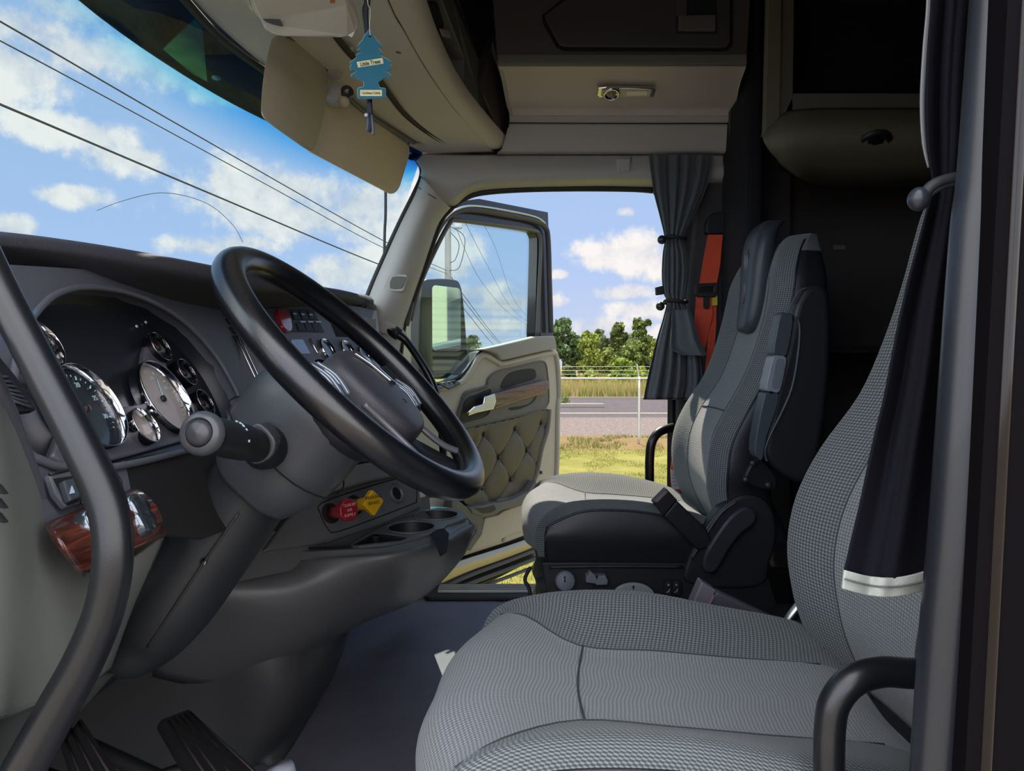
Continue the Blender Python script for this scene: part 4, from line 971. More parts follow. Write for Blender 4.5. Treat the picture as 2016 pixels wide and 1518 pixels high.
# gauges
m_dial = mat('dial_face', (34, 42, 52), .25, coat=.6); m_dial2 = mat('dial_reflection_tint', (196, 182, 174), .45, coat=.4)  # second dial: pinkish reflection painted into its pale colour
m_ring = m_chrome; e_y = V((0, 1, 0)); e_s = N1.cross(e_y).normalized()
if e_s.z < 0: e_s = -e_s
m_mark = mat('dial_marks', (180, 205, 215), .5); m_needle = mat('needle', (205, 60, 55), .5)
def gauge(px, py, r, dial, o=-.028, numbers=None, needle=None, deep=.012, rm=None):
    c = A1(px, py, o); g = lathe('gauge', c, N1, [(r*1.0, -.006), (r*1.0, deep), (r*.985, deep+.0015), (r*.97, deep+.001), (r*.96, 0), (r*.95, -.002)], rm or m_ring, dash, 48)
    if rm: tube('thin_ring', [c+N1*(deep+.001)+(e_s*math.cos(2*math.pi*k/32)+e_y*math.sin(2*math.pi*k/32))*r*.985 for k in range(32)], .0006, m_ring, g, 6, closed=True, n=1)
    lathe('dial', c, N1, [(r*.955, .0), (0, .0005)], dial, g, 40)
    if r > .03:
        tk = []
        for k in range(27):
            a = math.radians(-130+260*k/26); l = .10 if k % 3 == 0 else .05
            p0 = c+(e_s*math.cos(a)+e_y*math.sin(a))*r*.82+N1*.0015; p1 = c+(e_s*math.cos(a)+e_y*math.sin(a))*r*(.82-l)+N1*.0015
            tk.append(tube('scale', [p0, p1], .0007 if k % 3 else .0012, m_mark, g, 4, smooth_pts=False))
        merge(tk, 'scale')
    if numbers:
        for s, a in numbers:
            a = math.radians(a); text('number', s, c+(e_s*math.cos(a)+e_y*math.sin(a))*r*.6+N1*.001, e_y, e_s, r*.17, m_mark, g)
    if needle is not None:
        a = math.radians(needle); tube('needle', [c+N1*.004, c+(e_s*math.cos(a)+e_y*math.sin(a))*r*.6+N1*.004], .001, m_needle if r < .05 or dial is m_dial else m_mark, g, 6, smooth_pts=False)
        lathe('needle_hub', c+N1*.002, N1, [(.005, 0), (.005, .004), (0, .005)], m_blk, g, 16)
    return g
gauge(166, 806, .0585, m_dial, numbers=[('5', -110), ('10', -70), ('15', -30), ('20', 20), ('25', 68), ('30', 112)], needle=-125)
gauge(318, 787, .0605, m_dial2, numbers=[('20', -90), ('40', -45), ('60', 10), ('80', 60)], needle=20)
gauge(273, 845, .0265, m_dial2)
gauge(67, 686, .034, m_dial, -.034)
for px, py, r in ((308, 687, .0255), (360, 737, .0245), (396, 796, .0235)): gauge(px, py, r, m_dial, -.03, needle=-60, deep=.008, rm=mat('gloss_black', (14, 15, 18), .08, coat=.6))
for px, py in ((268, 643), (286, 635)): lathe('indicator', A1(px, py, -.038), N1, [(.0025, 0), (.0025, .002), (0, .003)], m_mark, dash, 10)
# ---- centre stack
CS = [(474, 640), (520, 590), (640, 590), (742, 612), (750, 690), (752, 740), (730, 815), (560, 830), (500, 830), (474, 800)]
prism('centre_face', [A2(a, b) for a, b in CS], N2*-.03, m_bezel, dash)
def chr_strip(pts): return tube('chrome_strip', [A2(a, b, .002) for a, b in pts], .0028, m_chrome, dash, 8)
chr_strip([(466, 665), (490, 717), (514, 768)]); chr_strip([(611, 667), (618, 682), (626, 696)])
tube('chrome_strip', [A2(473, 664, .002), A2(522, 768, .002)], .0012, m_chrome, dash, 8)
pk = prism('parking_brake_panel', [A2(a, b, .002) for a, b in ((478, 672), (560, 672), (590, 760), (524, 768))], -N2*.002, mat('storage_face', (102, 88, 90), .35, coat=.3), dash, .001)
# vent louvres left of the stack
for k in range(5): prism('vent_slat', [A1(a+k*7, b+k*17, .004) for a, b in ((432, 592), (449, 592), (455, 604), (440, 604))], -N1*.012, m_void, dash, .001)
# red flip light and switch rows
sp_ = prism('switch_panel', [A2(a, b, .004) for a, b in ((545, 607), (617, 610), (640, 653), (565, 651))], -N2*.006, m_darker, dash, .002)
prism('red_lens', smooth_loop([A2(a, b, .012) for a, b in ((546, 610), (562, 608), (573, 622), (576, 648), (566, 650), (556, 640))], 3), -N2*.01, mat('red_lens', (150, 30, 45), .15, coat=1), sp_, .003, 3)
for k in range(3):
    prism('switch', [A2(a+k*15, b, .007) for a, b in ((584, 636), (597, 636), (603, 650), (590, 650))], -N2*.004, m_blk, sp_, .001)
    prism('switch_mark', [A2(a+k*15, b, .0085) for a, b in ((592, 632), (602, 632), (603, 635), (593, 635))], -N2*.001, m_mark, sp_)
for k in range(3):
    prism('switch', [A2(a+k*16, b, .007) for a, b in ((574, 612), (586, 612), (594, 628), (580, 628))], -N2*.004, m_blk, sp_, .001)
    prism('switch_mark', [A2(a+k*16, b+k*1, .0085) for a, b in ((577, 616), (583, 616), (585, 619), (579, 619))], -N2*.001, m_mark, sp_)
prism('display', [A2(a, b, .002) for a, b in ((572, 668), (596, 667), (612, 696), (580, 697))], -N2*.004, mat('screen', (14, 22, 28), .1, coat=1), dash, .001)
prism('gauge_recess', [A2(a, b, .001) for a, b in ((624, 668), (700, 668), (735, 700), (740, 760), (660, 760))], -N2*.002, m_dash, dash)
for px, py in ((643, 690), (683, 692), (717, 702)):
    g = lathe('gauge', A2(px, py), N2, [(.0315, 0), (.0315, .007), (.029, .009), (.0265, .003)], m_chrome, dash, 28); lathe('dial', A2(px, py), N2, [(.028, .003), (0, .003)], m_dial, g, 24)
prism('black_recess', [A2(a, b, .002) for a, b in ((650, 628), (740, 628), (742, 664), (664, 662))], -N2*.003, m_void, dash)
# dash side toward the passenger door
rows = [[P(722, 600, 2.2), P(700, 640, 2.15), P(712, 720, 2.1), P(760, 850, 2.0)], [P(735, 600, 2.36), P(735, 650, 2.36), P(748, 720, 2.34), P(790, 850, 2.3)], [P(724, 590, 2.45), P(732, 650, 2.5), P(745, 720, 2.5), P(770, 850, 2.5)]]
grid('passenger_end', rows, m_darker, dash, 4, 4, thick=.01)
struct(prism('wall_dash_end', [V((-.5, 2.47, .0)), V((-.5, 2.47, 1.0)), V((-1.1, 2.47, 1.0)), V((-1.1, 2.47, 0))], (0, .04, 0), m_darker))
# ---- body of the dash behind everything (keeps daylight out)
prism('bulk', [V((-.62, .54, .35)), V((-.62, .54, .93)), V((-1.1, .54, .96)), V((-1.1, .54, .35))], (0, 1.9, 0), m_darker, dash)
# ---- driver side: grey outer end, vent and switch
m_sage = mat('dash_lower_grey', (124, 127, 122), .5, bump=.1, bscale=700)
def A0(px, py, o=0.): return PL(px, py, P1+N1*(.012+o), N1)
rows = [[A0(-260, 640), A0(-120, 700), A0(0, 760), A0(40, 880), A0(95, 1030)], [A0(-260, 800, .004), A0(-120, 830, .01), A0(-40, 880, .012), A0(20, 980, .012), A0(88, 1045, .004)]]
vent = prism('side_vent', [A0(a, b, .002) for a, b in ((-60, 660), (-4, 696), (34, 742), (74, 806), (22, 812), (-60, 760))], -N1*.01, m_darker, dash, .002)
for k in range(7): tube('vent_vane', [A0(-30+k*3+5, 742+k*9-k*3, .004), A0(18+k*8-4, 742+k*10, .004)], .0016, m_grey if k == 99 else m_dash, vent, 6, smooth_pts=False)
sw_ = prism('switch_bezel', [A0(a, b, .001) for a, b in ((98, 932), (150, 922), (172, 985), (132, 998), (110, 970))], -N1*.008, m_dash, dash, .002)
tube('bezel_edge', [A0(a, b, .001) for a, b in ((98, 934), (150, 922), (205, 908), (240, 965), (160, 990))], .0018, m_darker, sw_, 6, n=3)
prism('switch_hole', [A0(a, b, .003) for a, b in ((108, 942), (150, 936), (170, 982), (136, 994))], -N1*.002, m_void, sw_)
prism('rocker', [A0(a, b, .010) for a, b in ((126, 945), (148, 940), (160, 978), (140, 986))], -N1*.008, mat('rocker', (66, 70, 80), .35), sw_, .002)
prism('rocker_mark', [A0(a, b, .0112) for a, b in ((142, 956), (148, 970), (138, 972))], -N1*.001, m_mark, sw_)
lathe('ignition', A0(166, 958, .002), N1, [(.012, 0), (.012, .006), (.009, .008), (0, .008)], m_dash, dash, 20)
# burl strip below
WB = [(86, 1042, .0), (160, 1012, 0), (250, 975, 0), (266, 970, 0)]
WC = [(110, 1075, .02), (180, 1045, .022), (265, 1008, .022), (300, 1000, .02)]
WD = [(152, 1128, .008), (200, 1106, .01), (280, 1070, .008), (318, 1052, .0)]
grid('wood_strip', [[A0(*p) for p in WB], [A0(*p) for p in WC], [A0(*p) for p in WD]], m_burl, dash, 6, 6, thick=.006, off=-1)
for px, py in ((176, 1036), (262, 1004), (274, 1030)):
    q = A0(px, py, .02); lathe('knob', q, N1, [(.016, -.004), (.016, .008), (.012, .012), (0, .013)], mat('smoke_chrome', (120, 128, 136), .15, .9), dash, 20)
# lower grey bolster on the driver's side, one moulded sheet
rows = []
BL = [[(-360, 560, .50), (-200, 640, .52), (-60, 700, .56), (0, 800, .60), (50, 920, .66), (92, 1040, .72), (150, 1130, .78), (240, 1108, .86), (318, 1052, .93)],
      [(-360, 900, .45), (-200, 930, .49), (-60, 980, .54), (10, 1020, .58), (60, 1080, .63), (110, 1130, .68), (160, 1180, .75), (230, 1150, .84), (292, 1112, .93)],
      [(-360, 1200, .42), (-200, 1220, .46), (-60, 1250, .51), (10, 1260, .56), (60, 1270, .60), (120, 1280, .66), (165, 1270, .74), (215, 1240, .84), (252, 1200, .95)],
      [(-360, 1420, .42), (-200, 1420, .46), (-60, 1418, .51), (10, 1405, .57), (70, 1380, .63), (130, 1350, .70), (165, 1335, .78), (195, 1328, .88), (212, 1310, .98)]]
for r in BL: rows.append([P(*p) for p in r])
grid('knee_bolster', rows, m_sage, dash, 5, 5, thick=.006, off=-1)
tube('bolster_seam', [P(10, 1406, .565), P(70, 1381, .625), P(130, 1340, .69), P(165, 1310, .735)], .0018, m_void, dash, 6)
tube('bolster_edge', [P(-40, 700, .555), P(12, 800, .60), P(60, 925, .66), P(100, 1045, .715), P(155, 1133, .775)], .007, m_dash, dash, 8)
for k in range(3): prism('side_vent_slot', [P(a, b+k*28, .545) for a, b in ((-60, 950), (4, 952), (20, 972), (4, 968), (-60, 968))], (0, -.006, 0), m_void, dash, .001)
# lower kick panel
rows = [[P(-360, 1430, .44), P(-100, 1425, .50), P(20, 1410, .60), P(130, 1355, .74), P(185, 1336, .82), P(222, 1325, .92)],
        [P(-360, 1700, .50), P(-100, 1700, .56), P(0, 1600, .68), P(90, 1490, .82), P(130, 1425, .88), P(165, 1388, .93)]]
grid('kick_panel', rows, mat('kick_grey', (76, 80, 78), .6), dash, 4, 4, thick=.006)
# flat black sheet painting the shadow in the recess behind the column
prism('column_shadow', [A1(a, b, .001) for a, b in ((247, 905), (440, 868), (560, 900), (560, 1000), (400, 1060), (318, 1052), (264, 985))], -N1*.004, m_void, dash)
# ---- lower centre console with cup tray
N3 = V((1, -.62, .5)).normalized(); P3 = P(680, 1000, 1.46)
def A3(px, py, o=0.): return PL(px, py, P3+N3*o, N3)
m_cons = mat('console_dark', (92, 93, 95), .42, bump=.12, bscale=900)
cons = thing('centre_console', 'dark lower centre console with two brake knobs and a moulded cup tray', 'console', (-.35, 1.6, 0))
prism('upper_ledge', [A3(a, b, .02) for a, b in ((640, 938), (700, 915), (830, 890), (830, 925), (720, 950), (600, 985), (602, 972))], -N3*.05, m_grey, cons, .006, 3)
prism('valve_panel', [A3(a, b) for a, b in ((600, 985), (720, 945), (822, 912), (832, 996), (830, 1000), (760, 1030), (648, 1068), (520, 1085), (560, 1030))], -N3*.05, m_cons, cons, .008, 3)
prism('tray_backing', [A3(a, b, -.012) for a, b in ((440, 1085), (520, 1050), (760, 1000), (845, 975), (850, 1030), (760, 1075), (640, 1110), (440, 1150))], -N3*.02, m_cons, cons)
tube('panel_groove', smooth_loop([A3(a, b, .0005) for a, b in ((634, 990), (720, 960), (800, 938), (818, 945), (820, 985), (812, 992), (740, 1020), (664, 1047), (646, 1042), (630, 1010))], 1), .0012, m_void, cons, 6, closed=True, n=3)
lathe('socket_ring', A3(780, 972, .001), N3, [(.022, 0), (.022, .004), (.019, .007), (.015, .004), (.013, -.004)], mat('socket', (84, 92, 98), .3), cons, 28)
lathe('socket_hole', A3(780, 972, .003), N3, [(.015, 0), (0, 0)], m_void, cons, 24)
kd = V((.75, -.62, .12)).normalized()
def brake_knob(label, px, py, rgb, sides, txt, r, base):
    c = A3(*base); tip = A3(px, py, .085); t = thing('brake_knob', label, 'knob', c, None)
    ax = (tip-c).normalized(); m = mat('knob_%d' % rgb[0], rgb, .35, coat=.3)
    lathe('collar', c, N3, [(.021, 0), (.021, .004), (.014, .006), (0, .006)], m_void, t, 20)
    tube('stem', [c, tip], .0125, m, t, 14, smooth_pts=False)
    u = V((0, 0, 1)); u = (u-kd*u.dot(kd)).normalized(); w = kd.cross(u).normalized()
    ol = [tip+(u*math.cos(2*math.pi*i/sides+(math.pi/8 if sides == 8 else 0))+w*math.sin(2*math.pi*i/sides+(math.pi/8 if sides == 8 else 0)))*r for i in range(sides)]
    hd_ = prism('head', [p-kd*.004 for p in ol], kd*.014, m, t, .003, 3)
    rt = V((-kd.y, kd.x, 0)).normalized()
    if rt.x < 0 and False: rt = -rt
    for k, s in enumerate(txt): text('lettering', s, tip+kd*.0103+u*(r*.42-k*r*.42), u.cross(kd), u, r*.36, mat('knob_text_%d' % rgb[0], (210, 150, 150) if rgb[0] < 170 else (70, 55, 20), .6), hd_)
    return t
brake_knob('red octagonal trailer air brake knob pulled out beside the yellow one', 682, 1004, (142, 34, 48), 8, ['TRAILER', 'AIR', 'SUPPLY'], .0225, (650, 1011))
brake_knob('yellow diamond shaped parking brake knob beside the red one', 730, 990, (206, 160, 28), 4, ['PARKING', 'BRAKE'], .0265, (697, 995))
# cup tray: top surface with holes, outer skirt
TZ = .495
def T(px, py, z=TZ): return PZ(px, py, z)
top = [(690, 1073), (755, 1036), (820, 1005), (836, 998), (880, 999), (905, 1004), (914, 1012), (917, 1020), (880, 1034), (874, 1040), (858, 1043), (848, 1051), (800, 1064), (740, 1072)]
cup1 = ell(T(861, 1013), (1, 0, 0), (0, 1, 0), .036, .036, 28); cup2 = ell(T(809, 1039), (1, 0, 0), (0, 1, 0), .036, .036, 28)
def cuploop(px0, px1, py0, py1):
    c = T((px0+px1)/2, (py0+py1)/2); rx = (T(px1, (py0+py1)/2).x-T(px0, (py0+py1)/2).x)/2; ry = (T((px0+px1)/2, py0).y-T((px0+px1)/2, py1).y)/2
    return ell(c, (1, 0, 0), (0, 1, 0), rx, ry, 28), c, rx, ry
L1_, c1, rx1, ry1 = cuploop(817, 902, 1004, 1024); L2_, c2, rx2, ry2 = cuploop(763, 856, 1026.5, 1050)
tri = [T(684+8, 1074), T(735, 1050), T(745, 1050), T(806, 1058), T(790, 1064), T(740, 1069)]
tp_ = prism('tray_top', smooth_loop([T(a, b) for a, b in top], 2), (0, 0, -.006), m_cons, cons, hole=[L1_, L2_, tri])
for L_, c_, rx_, ry_ in ((L1_, c1, rx1, ry1), (L2_, c2, rx2, ry2)):
    vs = [p+V((0, 0, -.001)) for p in L_]+[c_+(p-c_)*.85+V((0, 0, -.075)) for p in L_]+[c_+V((0, 0, -.075))]; n = len(L_)
    fs = [(i, (i+1) % n, n+(i+1) % n, n+i) for i in range(n)]+[(n+i, n+(i+1) % n, 2*n) for i in range(n)]
    mesh('cup_holder', vs, fs, m_darker, cons)
    tube('cup_rim', [p+V((0, 0, .0005)) for p in L_], .0022, m_cons, cons, 6, closed=True, n=1)
vs = [p+V((0, 0, -.001)) for p in tri]+[p+V((0, 0, -.04)) for p in tri]; n = len(tri)
mesh('tray_well', vs, [(i, (i+1) % n, n+(i+1) % n, n+i) for i in range(n)]+[tuple(range(n, 2*n))], m_darker, cons, False)
# skirt: from rim down to the flared body
rimL = [(512, 1085, .48), (600, 1086, .485), (690, 1082, .49), (760, 1078, .49), (810, 1066, .49), (846, 1054, .49), (872, 1044, .49), (882, 1036, .49), (917, 1021, .49), (928, 1030, .485)]
r0_ = [PZ(*p) for p in rimL]
r1_ = [p+V((.012, -.012, -.010)) for p in r0_]
r2_ = [P(505, 1112, r0_[0].y-.02), P(600, 1110, r0_[1].y-.02), P(700, 1106, r0_[2].y-.03), P(765, 1100, r0_[3].y-.04), P(815, 1090, r0_[4].y-.045), P(848, 1078, r0_[5].y-.045), P(876, 1075, r0_[6].y-.045), P(892, 1068, r0_[7].y-.045), P(925, 1046, r0_[8].y-.04), P(927, 1062, r0_[9].y-.01)]
r3_ = [P(400, 1160, 1.22), P(560, 1175, 1.27), P(660, 1170, 1.34), P(730, 1165, 1.42), P(780, 1160, 1.47), P(815, 1150, 1.52), P(845, 1140, 1.56), P(868, 1128, 1.6), P(898, 1108, 1.68), P(908, 1098, 1.72)]
r4_ = [P(350, 1230, 1.28), P(500, 1260, 1.33), P(600, 1255, 1.39), P(680, 1228, 1.5), P(740, 1210, 1.58), P(780, 1196, 1.66), P(805, 1188, 1.72), P(825, 1178, 1.80), P(850, 1160, 1.9), P(862, 1150, 2.0)]
r5_ = [P(300, 1330, 1.36), P(420, 1350, 1.42), P(560, 1310, 1.50), P(640, 1270, 1.62), P(670, 1245, 1.75), P(690, 1232, 1.9), P(720, 1220, 2.0), P(760, 1205, 2.1), P(800, 1190, 2.2), P(830, 1178, 2.3)]
grid('console_body', [r0_, r1_, r2_, r3_, r4_, r5_], m_cons, cons, 4, 4, thick=.005, off=0)
tube('tray_trim_line', [PZ(a, b, z+.002) for a, b, z in ((520, 1080, .48), (600, 1080, .485), (690, 1076, .49), (760, 1072, .49), (812, 1061, .49), (846, 1050, .49))], .0025, m_void, cons, 6)
prism('tray_notch', [PZ(a, b, TZ+.003) for a, b in ((848, 1050), (858, 1043), (874, 1040), (884, 1050), (880, 1085), (866, 1094), (858, 1070))], (0, 0, -.002), m_void, cons)
rows = [[P(560, 985, 1.40), P(520, 1035, 1.37), P(480, 1090, 1.32)], [P(450, 1000, 1.6), P(420, 1060, 1.55), P(400, 1130, 1.5)]]
# doghouse / engine cover down to the floor
dg_ = struct(grid('trim_13', [[P(40, 1190, 1.26), P(40, 1320, 1.3), P(40, 1440, 1.34), P(40, 1600, 1.36)], [P(250, 1180, 1.3), P(250, 1300, 1.35), P(260, 1420, 1.38), P(270, 1560, 1.40)], [P(430, 1200, 1.36), P(420, 1320, 1.40), P(420, 1430, 1.42), P(430, 1540, 1.44)],
     [P(600, 1220, 1.5), P(600, 1330, 1.46), P(560, 1430, 1.47), P(505, 1505, 1.47)], [P(678, 1244, 1.75), P(672, 1262, 1.95), P(656, 1325, 1.85), P(560, 1490, 1.52)], [P(690, 1232, 2.0), P(690, 1235, 2.25), P(670, 1250, 2.2), P(600, 1300, 2.2)]], mat('engine_cover', (62, 63, 64), .55), None, 5, 5, thick=.006, off=0))
pl = tag(prism('floor_trim', [P(a, b, Y) for a, b, Y in ((664, 1266, 2.0), (672, 1276, 2.0), (672, 1288, 1.96), (650, 1322, 1.88), (600, 1400, 1.66), (560, 1450, 1.56), (508, 1492, 1.50), (545, 1440, 1.56), (580, 1392, 1.66), (640, 1308, 1.88))], (-.02, .004, -.01), mat('pale_trim', (138, 136, 136), .5), None, .003), 'long pale grey plastic trim at the foot of the console by the floor mat', 'trim strip')
tube('slot', [P(580, 1386, 1.62), P(632, 1312, 1.84), P(650, 1300, 1.88)], .004, m_void, pl, 6)
# ================================================================ steering wheel and column
HC = V((-.2165, 1.01, .8345)); TA, YA = .786, -.11
WN = V((math.sin(TA)*math.cos(YA), math.sin(YA)*math.sin(TA), math.cos(TA))).normalized()
WX = WN.cross(V((0, 1, 0))).normalized()
if WX.z < 0: WX = -WX            # up along the wheel face (towards its top / front)
WY = WX.cross(WN).normalized()
if WY.y < 0: WY = -WY            # across, away from the camera
WR = .2195
m_rim = mat('rim_leather', (17, 18, 22), .27, spec=.75, bump=.08, bscale=500)
m_hub = mat('hub_vinyl', (58, 58, 64), .42, bump=.25, bscale=700)
m_spoke = mat('spoke_satin', (110, 110, 116), .35, .3)
m_hubd = mat('hub_dark', (30, 32, 37), .4)
def Wp(x, y, h=0.): return HC+WX*x+WY*y+WN*h      # wheel coords: x up, y away from the camera
sw = thing('steering_wheel', 'black truck steering wheel with silver edged spokes and button pods', 'steering wheel', HC)
tube('rim', [Wp(WR*math.cos(2*math.pi*k/24), WR*math.sin(2*math.pi*k/24)) for k in range(24)], .0205, m_rim, sw, 20, closed=True, n=5)
# airbag pad: T shaped dome
pad = [(.036, -.050), (.042, 0), (.036, .050), (.012, .074), (-.035, .078), (-.080, .068), (-.116, .046), (-.124, .0), (-.116, -.046), (-.080, -.068), (-.035, -.078), (.012, -.074)]
def padsec(k, h): return [Wp(-.04+(x+.04)*k, y*k, h) for x, y in pad]
loft('hub_pad', [padsec(.9, -.050), padsec(1.0, -.035), padsec(1.0, -.012), padsec(.95, .004), padsec(.78, .012), padsec(.3, .017)], m_hub, sw, 4, 3)
# emblem recess and bright winged crest
em = prism('emblem_bar', [Wp(.020, -.012, .014), Wp(.022, .002, .0155), Wp(.005, .012, .017), (Wp(-.035, .020, .0175)), Wp(-.048, .018, .0175), Wp(-.040, .008, .0175), Wp(-.005, -.002, .017)], WN*.004, m_chrome, sw, .001)
text('airbag_lettering', 'SRS', Wp(-.075, 0.01, .0178), WY, WX, .012, mat('lettering_dark', (84, 84, 92), .4), sw)
# spokes
def spoke(name, a, b, w0, w1, m, h0=-.03, h1=-.006, t=.018, par=sw):
    a, b = V((*a, 0)), V((*b, 0)); d = (b-a).normalized(); n = V((-d.y, d.x, 0))
    q0, q1, q2, q3 = a+n*w0, a-n*w0, b-n*w1, b+n*w1
    mid = (a+b)/2
    vs = [Wp(q0.x, q0.y, h0), Wp(q1.x, q1.y, h0), Wp(q2.x, q2.y, h1), Wp(q3.x, q3.y, h1)]
    return prism(name, vs, WN*-t, m, par, .006, 3)
for s in (-1, 1):
    spoke('spoke', (-.02, s*.062), (-.02, s*.205), .032, .026, m_hubd)
    spoke('spoke', (-.10, s*.050), (-.198, s*.085), .014, .014, m_hubd, -.035, -.014)
    tube('spoke_trim', [Wp(-.045, s*.078, -.008), Wp(-.085, s*.066, -.010), Wp(-.125, s*.066, -.010), Wp(-.165, s*.078, -.007), Wp(-.20, s*.098, .006)], .0065, m_spoke, sw, 8, squash=.7)
grid('lower_web', [[Wp(-.09, y, -.030), Wp(-.15, y*1.2, -.032), Wp(-.205, y*1.5, -.014)] for y in (-.055, -.025, 0, .025, .055)], mat('web_dark', (40, 42, 48), .35), sw, 3, 3, thick=.01)
# button pods on the side spokes
for s in (-1, 1):
    loft('button_pod', [[Wp((-.06 if s > 0 else .0)+math.cos(a)*.038*k, s*((.115 if s > 0 else .142)+math.sin(a)*.028*k), h) for a in [2*math.pi*i/10 for i in range(10)]] for k, h in ((1, -.03), (1.02, -.012), (.85, .0), (.4, .005))], m_hubd, sw, 3, 2)
    for k in range(4):
        y = s*((.096 if s > 0 else .123)+.0125*k); x_ = -.06 if s > 0 else .0; tube('button', [Wp(x_-.028, y, .0), Wp(x_, y, .0055), (Wp(x_+.028, y, .0))], .0042, mat('button_satin', (150, 158, 170), .28, .6), sw, 8, squash=.6)
# hub body and clock-spring cover
lathe('hub_back', Wp(-.02, 0, -.03), -WN, [(.075, 0), (.085, .02), (.080, .05), (.06, .07), (0, .075)], m_hubd, sw, 28)
# ---- column
col = thing('steering_column', 'dark plastic steering column shroud running down to the floor with a stalk', 'steering column', HC-WN*.6)
m_col = mat('column_plastic', (66, 69, 74), .38, bump=.15, bscale=800)
m_col2 = mat('column_lower', (36, 39, 42), .5, bump=.1, bscale=800)
def colsec(d, a, b, dx=0, dy=0, p=2.6, k=12):
    c = HC-WN*d+WX*dx+WY*dy; out = []
    for i in range(k):
        t = 2*math.pi*i/k; ct, st = math.cos(t), math.sin(t); r = (abs(ct)**p+abs(st)**p)**(-1/p)
        out.append(c+WX*ct*r*a+WY*st*r*b)
    return out
loft('upper_shroud', [colsec(.055, .062, .066), colsec(.065, .084, .080), colsec(.10, .093, .084, .004), colsec(.15, .092, .084, .0), colsec(.19, .082, .078, -.004), colsec(.225, .066, .066, -.006)], m_col, col, 4, 3)
tube('shroud_seam', [p+(p-(HC-WN*.15)).normalized()*.001 for p in colsec(.150, .0985, .0905)], .0012, m_void, col, 5, closed=True, n=3)
tube('lower_boot', [P(520, 925, 1.04), P(455, 1015, 1.04), P(402, 1090, 1.03), P(345, 1172, 1.02), P(292, 1245, 1.02), P(250, 1296, 1.01), P(226, 1322, 1.01)], [.060, .064, .064, .063, .054, .036, .012], m_col2, col, 24, up=(0, 1, 0), squash=1.0)
tube('boot_seam', [P(470, 1010, .978), P(410, 1095, .966), P(350, 1185, .957), P(290, 1275, .965)], .0016, m_dark, col, 6)
lathe('boot_screw', P(402, 1106, .968), (-.1, -1, .3), [(.005, 0), (.005, .003), (0, .004)], m_chrome, col, 10)
# tilt lever paddle
prism('tilt_lever', [P(a, b, Y) for a, b, Y in ((527, 733, 1.0), (533, 727, 1.0), (545, 735, 1.0), (556, 752, 1.0), (560, 772, 1.0), (545, 766, 1.0), (531, 748, 1.0))], (0, .012, 0), mat('lever_blue_grey', (88, 100, 112), .4), col, .003)
# multifunction stalk
S0, S1 = P(520, 880, .93), P(390, 852, .76)
sd = (S1-S0).normalized()
st = lathe('stalk', S0, sd, [(.026, -.03), (.030, 0), (.026, .012), (.0205, .03), (.0205, .06), (.0225, .064), (.0225, .10), (.0215, .108), (.022, .15), (.024, .165), (.0245, (S1-S0).length-.012), (.021, (S1-S0).length-.002), (.016, (S1-S0).length), (.0145, (S1-S0).length-.004), (0, (S1-S0).length-.004)], m_darker, col, 28)
lathe('stalk_button', S1-sd*.004, sd, [(.0145, 0), (.0145, .004), (.010, .008), (0, .010)], mat('stalk_button', (62, 62, 66), .35), st, 24)
lathe('stalk_ring', S1-sd*.012, sd, [(.0245, 0), (.0248, .005), (.021, .0115), (.0165, .0125)], mat('stalk_ring', (70, 72, 76), .3), st, 24)
for k, (px, py) in enumerate(((465, 833), (467, 843), (463, 851), (457, 866), (477, 840), (481, 838), (487, 845))):
    q = P(px, py, .835); cl = S0+sd*(q-S0).dot(sd); q = cl+(q-cl).normalized()*.0228
    lathe('stalk_mark', q, (q-cl).normalized(), [(.0018, -.001), (.0018, .0006), (0, .0006)], m_mark, st, 8)
prism('stalk_plate', smooth_loop([P(a, b, Y) for a, b, Y in ((497, 836, .9), (515, 835, .9), (540, 862, .9), (541, 885, .9), (528, 905, .9), (500, 915, .9), (484, 900, .9), (482, 860, .9))], 2), (.0, .03, 0), m_col, col, .004)
tag(prism('warning_tag', [P(a, b, 1.02) for a, b in ((381, 905), (387, 898), (398, 892), (392, 905), (383, 924), (378, 922))], (.0, .003, 0), mat('yellow_tag', (176, 170, 140), .6)), 'tiny pale paper tag catching light below the stalk', 'tag')

# ================================================================ grab handles
m_tube = mat('handle_rubber', (20, 22, 26), .33, spec=.6, bump=.05, bscale=600)
def handle(name, label, pts, r, m=m_tube, squash=1, seg=20): 
    return tag(tube(name, pts, r, m, None, seg, n=8, squash=squash), label, 'grab handle')
g1 = handle('assist_handle', 'long curved black grab handle on the driver A pillar, nearest the camera',
    [V((-.575, .515, 1.10)), P(-90, 380, .60), P(-42, 480, .59), P(10, 590, .575), P(85, 735, .56), (P(160, 880, .55)), P(212, 1000, .545), P(222, 1100, .54), P(205, 1200, .54), P(165, 1300, .54), P(110, 1400, .54), P(55, 1500, .54), P(10, 1580, .54), V((-.45, .545, .44))], [.0135, .0135, .0135, .0135, .0135, .014, .0145, .0145, .0145, .0150, .0155, .016, .016, .016])
g2 = handle('assist_handle', 'bent black grab handle in front of the driver seat cushion', [P(1900, 1325, .60), P(1800, 1326, .605), P(1735, 1323, .605), P(1680, 1340, .60), P(1645, 1380, .60), P(1634, 1430, .60), P(1632, 1520, .60), P(1632, 1720, .61)], .0128)
g3 = handle('assist_handle', 'small dark bent grab handle at the passenger door opening beside the orange belt', [P(1345, 838, 2.50), P(1318, 843, 2.47), P(1296, 852, 2.45), P(1283, 872, 2.44), P(1279, 905, 2.44), P(1279, 960, 2.44), P(1279, 1100, 2.44), P(1290, 1140, 2.5)], .0155)
